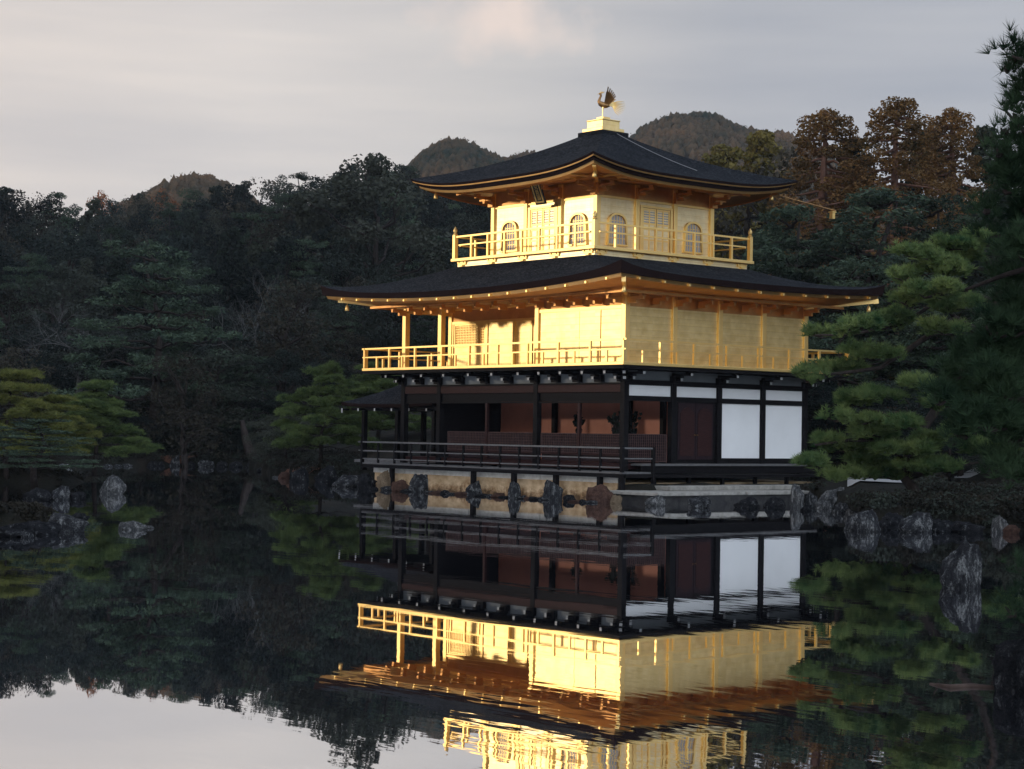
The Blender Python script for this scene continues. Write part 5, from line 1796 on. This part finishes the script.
# ================================================================ far wooded hills
def hill(top, d0, wdt, seed, ntree, sz, quads=80):
    us_ = [a for a, b in top]; vs_ = [b for a, b in top]
    V = []; F_ = []
    nu = 90; nd = 14
    uu = np.linspace(us_[0], us_[-1], nu)
    dd = np.linspace(-wdt, wdt*.8, nd)
    def hz(u, t_):
        zt = ztop(u, float(np.interp(u, us_, vs_)), d0)-sz*2.0
        sh = max(0, 1-(abs(t_)/wdt)**1.5) if t_ < 0 else max(0, 1-(t_/wdt)**2*.6)
        x, y = polar(u, d0+t_)
        return max(-1, zt*sh)+(4.5*mnoise.noise(Vector((x*.012, y*.012, seed)))+2.2*mnoise.noise(Vector((x*.04, y*.04, seed))))*sh
    for t_ in dd:
        for u in uu:
            x, y = polar(u, d0+t_)
            V.append((x, y, hz(u, t_)))
    for i in range(nd-1):
        for k in range(nu-1):
            F_.append((i*nu+k, i*nu+k+1, (i+1)*nu+k+1, (i+1)*nu+k))
    kind(np_mesh('hills', V, F_, 'forest_ground', smooth=True), 'structure')
    rng_ = rs(seed)
    C_ = []
    for i in range(ntree):
        u = rng_.uniform(us_[0], us_[-1]); t_ = -wdt*.75*rng_.uniform(0, 1)**1.3+rng_.uniform(0, wdt*.05)
        x, y = polar(u, d0+t_)
        C_.append((x, y, hz(u, t_)))
    qq = np.exp(rng_.normal(0, .3, ntree)).clip(.5, 1.7)
    rad = [(sz*q*.8, sz*q*.8, sz*1.15*q) for q in qq]
    C_ = [(c_[0], c_[1], c_[2]+sz*q*.45) for c_, q in zip(C_, qq)]
    import bmesh
    bm = bmesh.new(); bmesh.ops.create_icosphere(bm, subdivisions=1, radius=1)
    base = np.array([v.co[:] for v in bm.verts]); fc = np.array([[v.index for v in f.verts] for f in bm.faces]); bm.free()
    nb_ = len(base)
    VV = []
    for c_, r_ in zip(C_, rad):
        bump_ = 1+.22*rng_.normal(size=(nb_, 1)).clip(-1.6, 1.6)
        b2 = base*bump_
        tp = rng_.uniform(.15, .6)
        shrink = 1-tp*np.clip(b2[:, 2:3], 0, 1.2)
        VV.append(np.array(c_)+b2*np.array([[r_[0]*1.25, r_[1]*1.25, r_[2]*1.1]])*np.concatenate([shrink, shrink, np.ones_like(shrink)], 1))
    V2 = np.concatenate(VV)
    F2 = (fc[None]+(np.arange(len(C_))*nb_)[:, None, None]).reshape(-1, 3)
    V3, F3 = leaf_cloud(rng_, [(c_[0], c_[1], c_[2]+r_[2]*.15) for c_, r_ in zip(C_, rad)], [(r_[0]*1.45, r_[1]*1.45, r_[2]*1.15) for r_ in rad], [16]*ntree, .5)
    F3 = np.concatenate([F3[:, [0, 1, 2]], F3[:, [0, 2, 3]]])+len(V2)
    V2 = np.concatenate([V2, V3]); F2 = np.concatenate([F2, F3])
    o = np_mesh('far_wood', V2, F2, 'foliage_hill')
    kind(o, 'stuff')
hill([(395, 190), (405, 165), (420, 152), (440, 142), (455, 140), (470, 145), (485, 153), (500, 158), (520, 154), (560, 160), (610, 165), (660, 180)], 560, 160, 71, 6500, .95)
hill([(560, 190), (600, 160), (630, 133), (645, 121), (662, 114), (690, 110), (715, 113), (735, 120), (760, 124), (780, 124), (800, 136), (840, 165), (900, 190)], 620, 180, 72, 8000, 1.0)
hill([(110, 205), (140, 188), (160, 177), (172, 172), (188, 171), (204, 174), (222, 184), (245, 200), (262, 210)], 470, 80, 73, 2400, .85)

# trees beyond the right picture edge (they darken the north-east horizon the gilded walls mirror)
for i, (u, d, v) in enumerate([(1110, 78, 150), (1180, 74, 170), (1260, 80, 140), (1350, 72, 160), (1450, 76, 150), (1560, 70, 170), (1690, 66, 150), (1830, 64, 160), (1990, 60, 150), (2180, 58, 160), (2400, 56, 150)]):
    tree(['broad', 'pine', 'cypress'][i % 3], i, u, d, v, 'forest tree on the east shore beyond the right picture edge', 'trees on the east shore', 1.3)
# low undergrowth and moss over the banks
def undergrowth(spec, fm, seed, size):
    rng_ = rs(seed); C_ = []; R_ = []
    for (u0, u1, s0, s1, n_) in spec:
        k = 0
        while k < n_:
            u = rng_.uniform(u0, u1); d = float(np.interp(u, SU, SD))+rng_.uniform(s0, s1)
            p = polar(u, d); z = ground_z(p[0], p[1]); k += 1
            if (820 < u < 925 and d > 48) or (940 < u < 1012 and d > 54):
                continue
            if z < .08 or (-13.2 < p[0] < 3.6 and -2 < p[1] < 9.5):
                continue
            q = rng_.uniform(.15, .5)
            C_.append((p[0], p[1], z+q*.25)); R_.append((q, q, q*.55))
    V2, F2 = leaf_cloud(rng_, C_, R_, [80]*len(C_), size)
    kind(np_mesh('undergrowth', V2, F2, fm), 'stuff')
undergrowth([(-40, 360, .4, 14, 1500), (795, 1060, .3, 16, 900), (1060, 1700, .3, 26, 2200)], 'foliage_litter', 81, .08)
undergrowth([(-40, 360, .3, 12, 900), (795, 1060, .3, 14, 700), (1060, 1700, .3, 26, 1800)], 'foliage_evergreen', 82, .08)
# moss and grass on the left promontory and the shore islet
rng_ = rs(83); C_ = []; R_ = []
for (ix, iy, a, b_, rot, h) in ISLES:
    for k in range(260):
        q = rng_.uniform(0, 1)**.5*1.25; an = rng_.uniform(0, 6.28)
        ex, ey = a*q*math.cos(an), b_*q*math.sin(an)
        x = ix+ex*math.cos(rot)-ey*math.sin(rot); y = iy+ex*math.sin(rot)+ey*math.cos(rot)
        z = ground_z(x, y)
        if z > .05:
            w_ = rng_.uniform(.1, .3); C_.append((x, y, z+w_*.2)); R_.append((w_, w_, w_*.5))
V2, F2 = leaf_cloud(rng_, C_, R_, [50]*len(C_), .08)
kind(np_mesh('grass', V2, F2, 'foliage_litter'), 'stuff')

# ================================================================ evening haze
m, t, b = mat('evening_air')
t.nodes.remove(b)
vol = N(t, 'ShaderNodeVolumePrincipled')
vol.inputs['Color'].default_value = (.80, .88, 1.0, 1)
vol.inputs['Density'].default_value = .00012
t.links.new(vol.outputs[0], t.nodes['Material Output'].inputs['Volume'])
hz_ = MB().box(CAM[0]-1700, CAM[0]+1700, CAM[1]-1700, CAM[1]+1700, -2.5, 150).build('haze', 'evening_air')
kind(hz_, 'stuff')
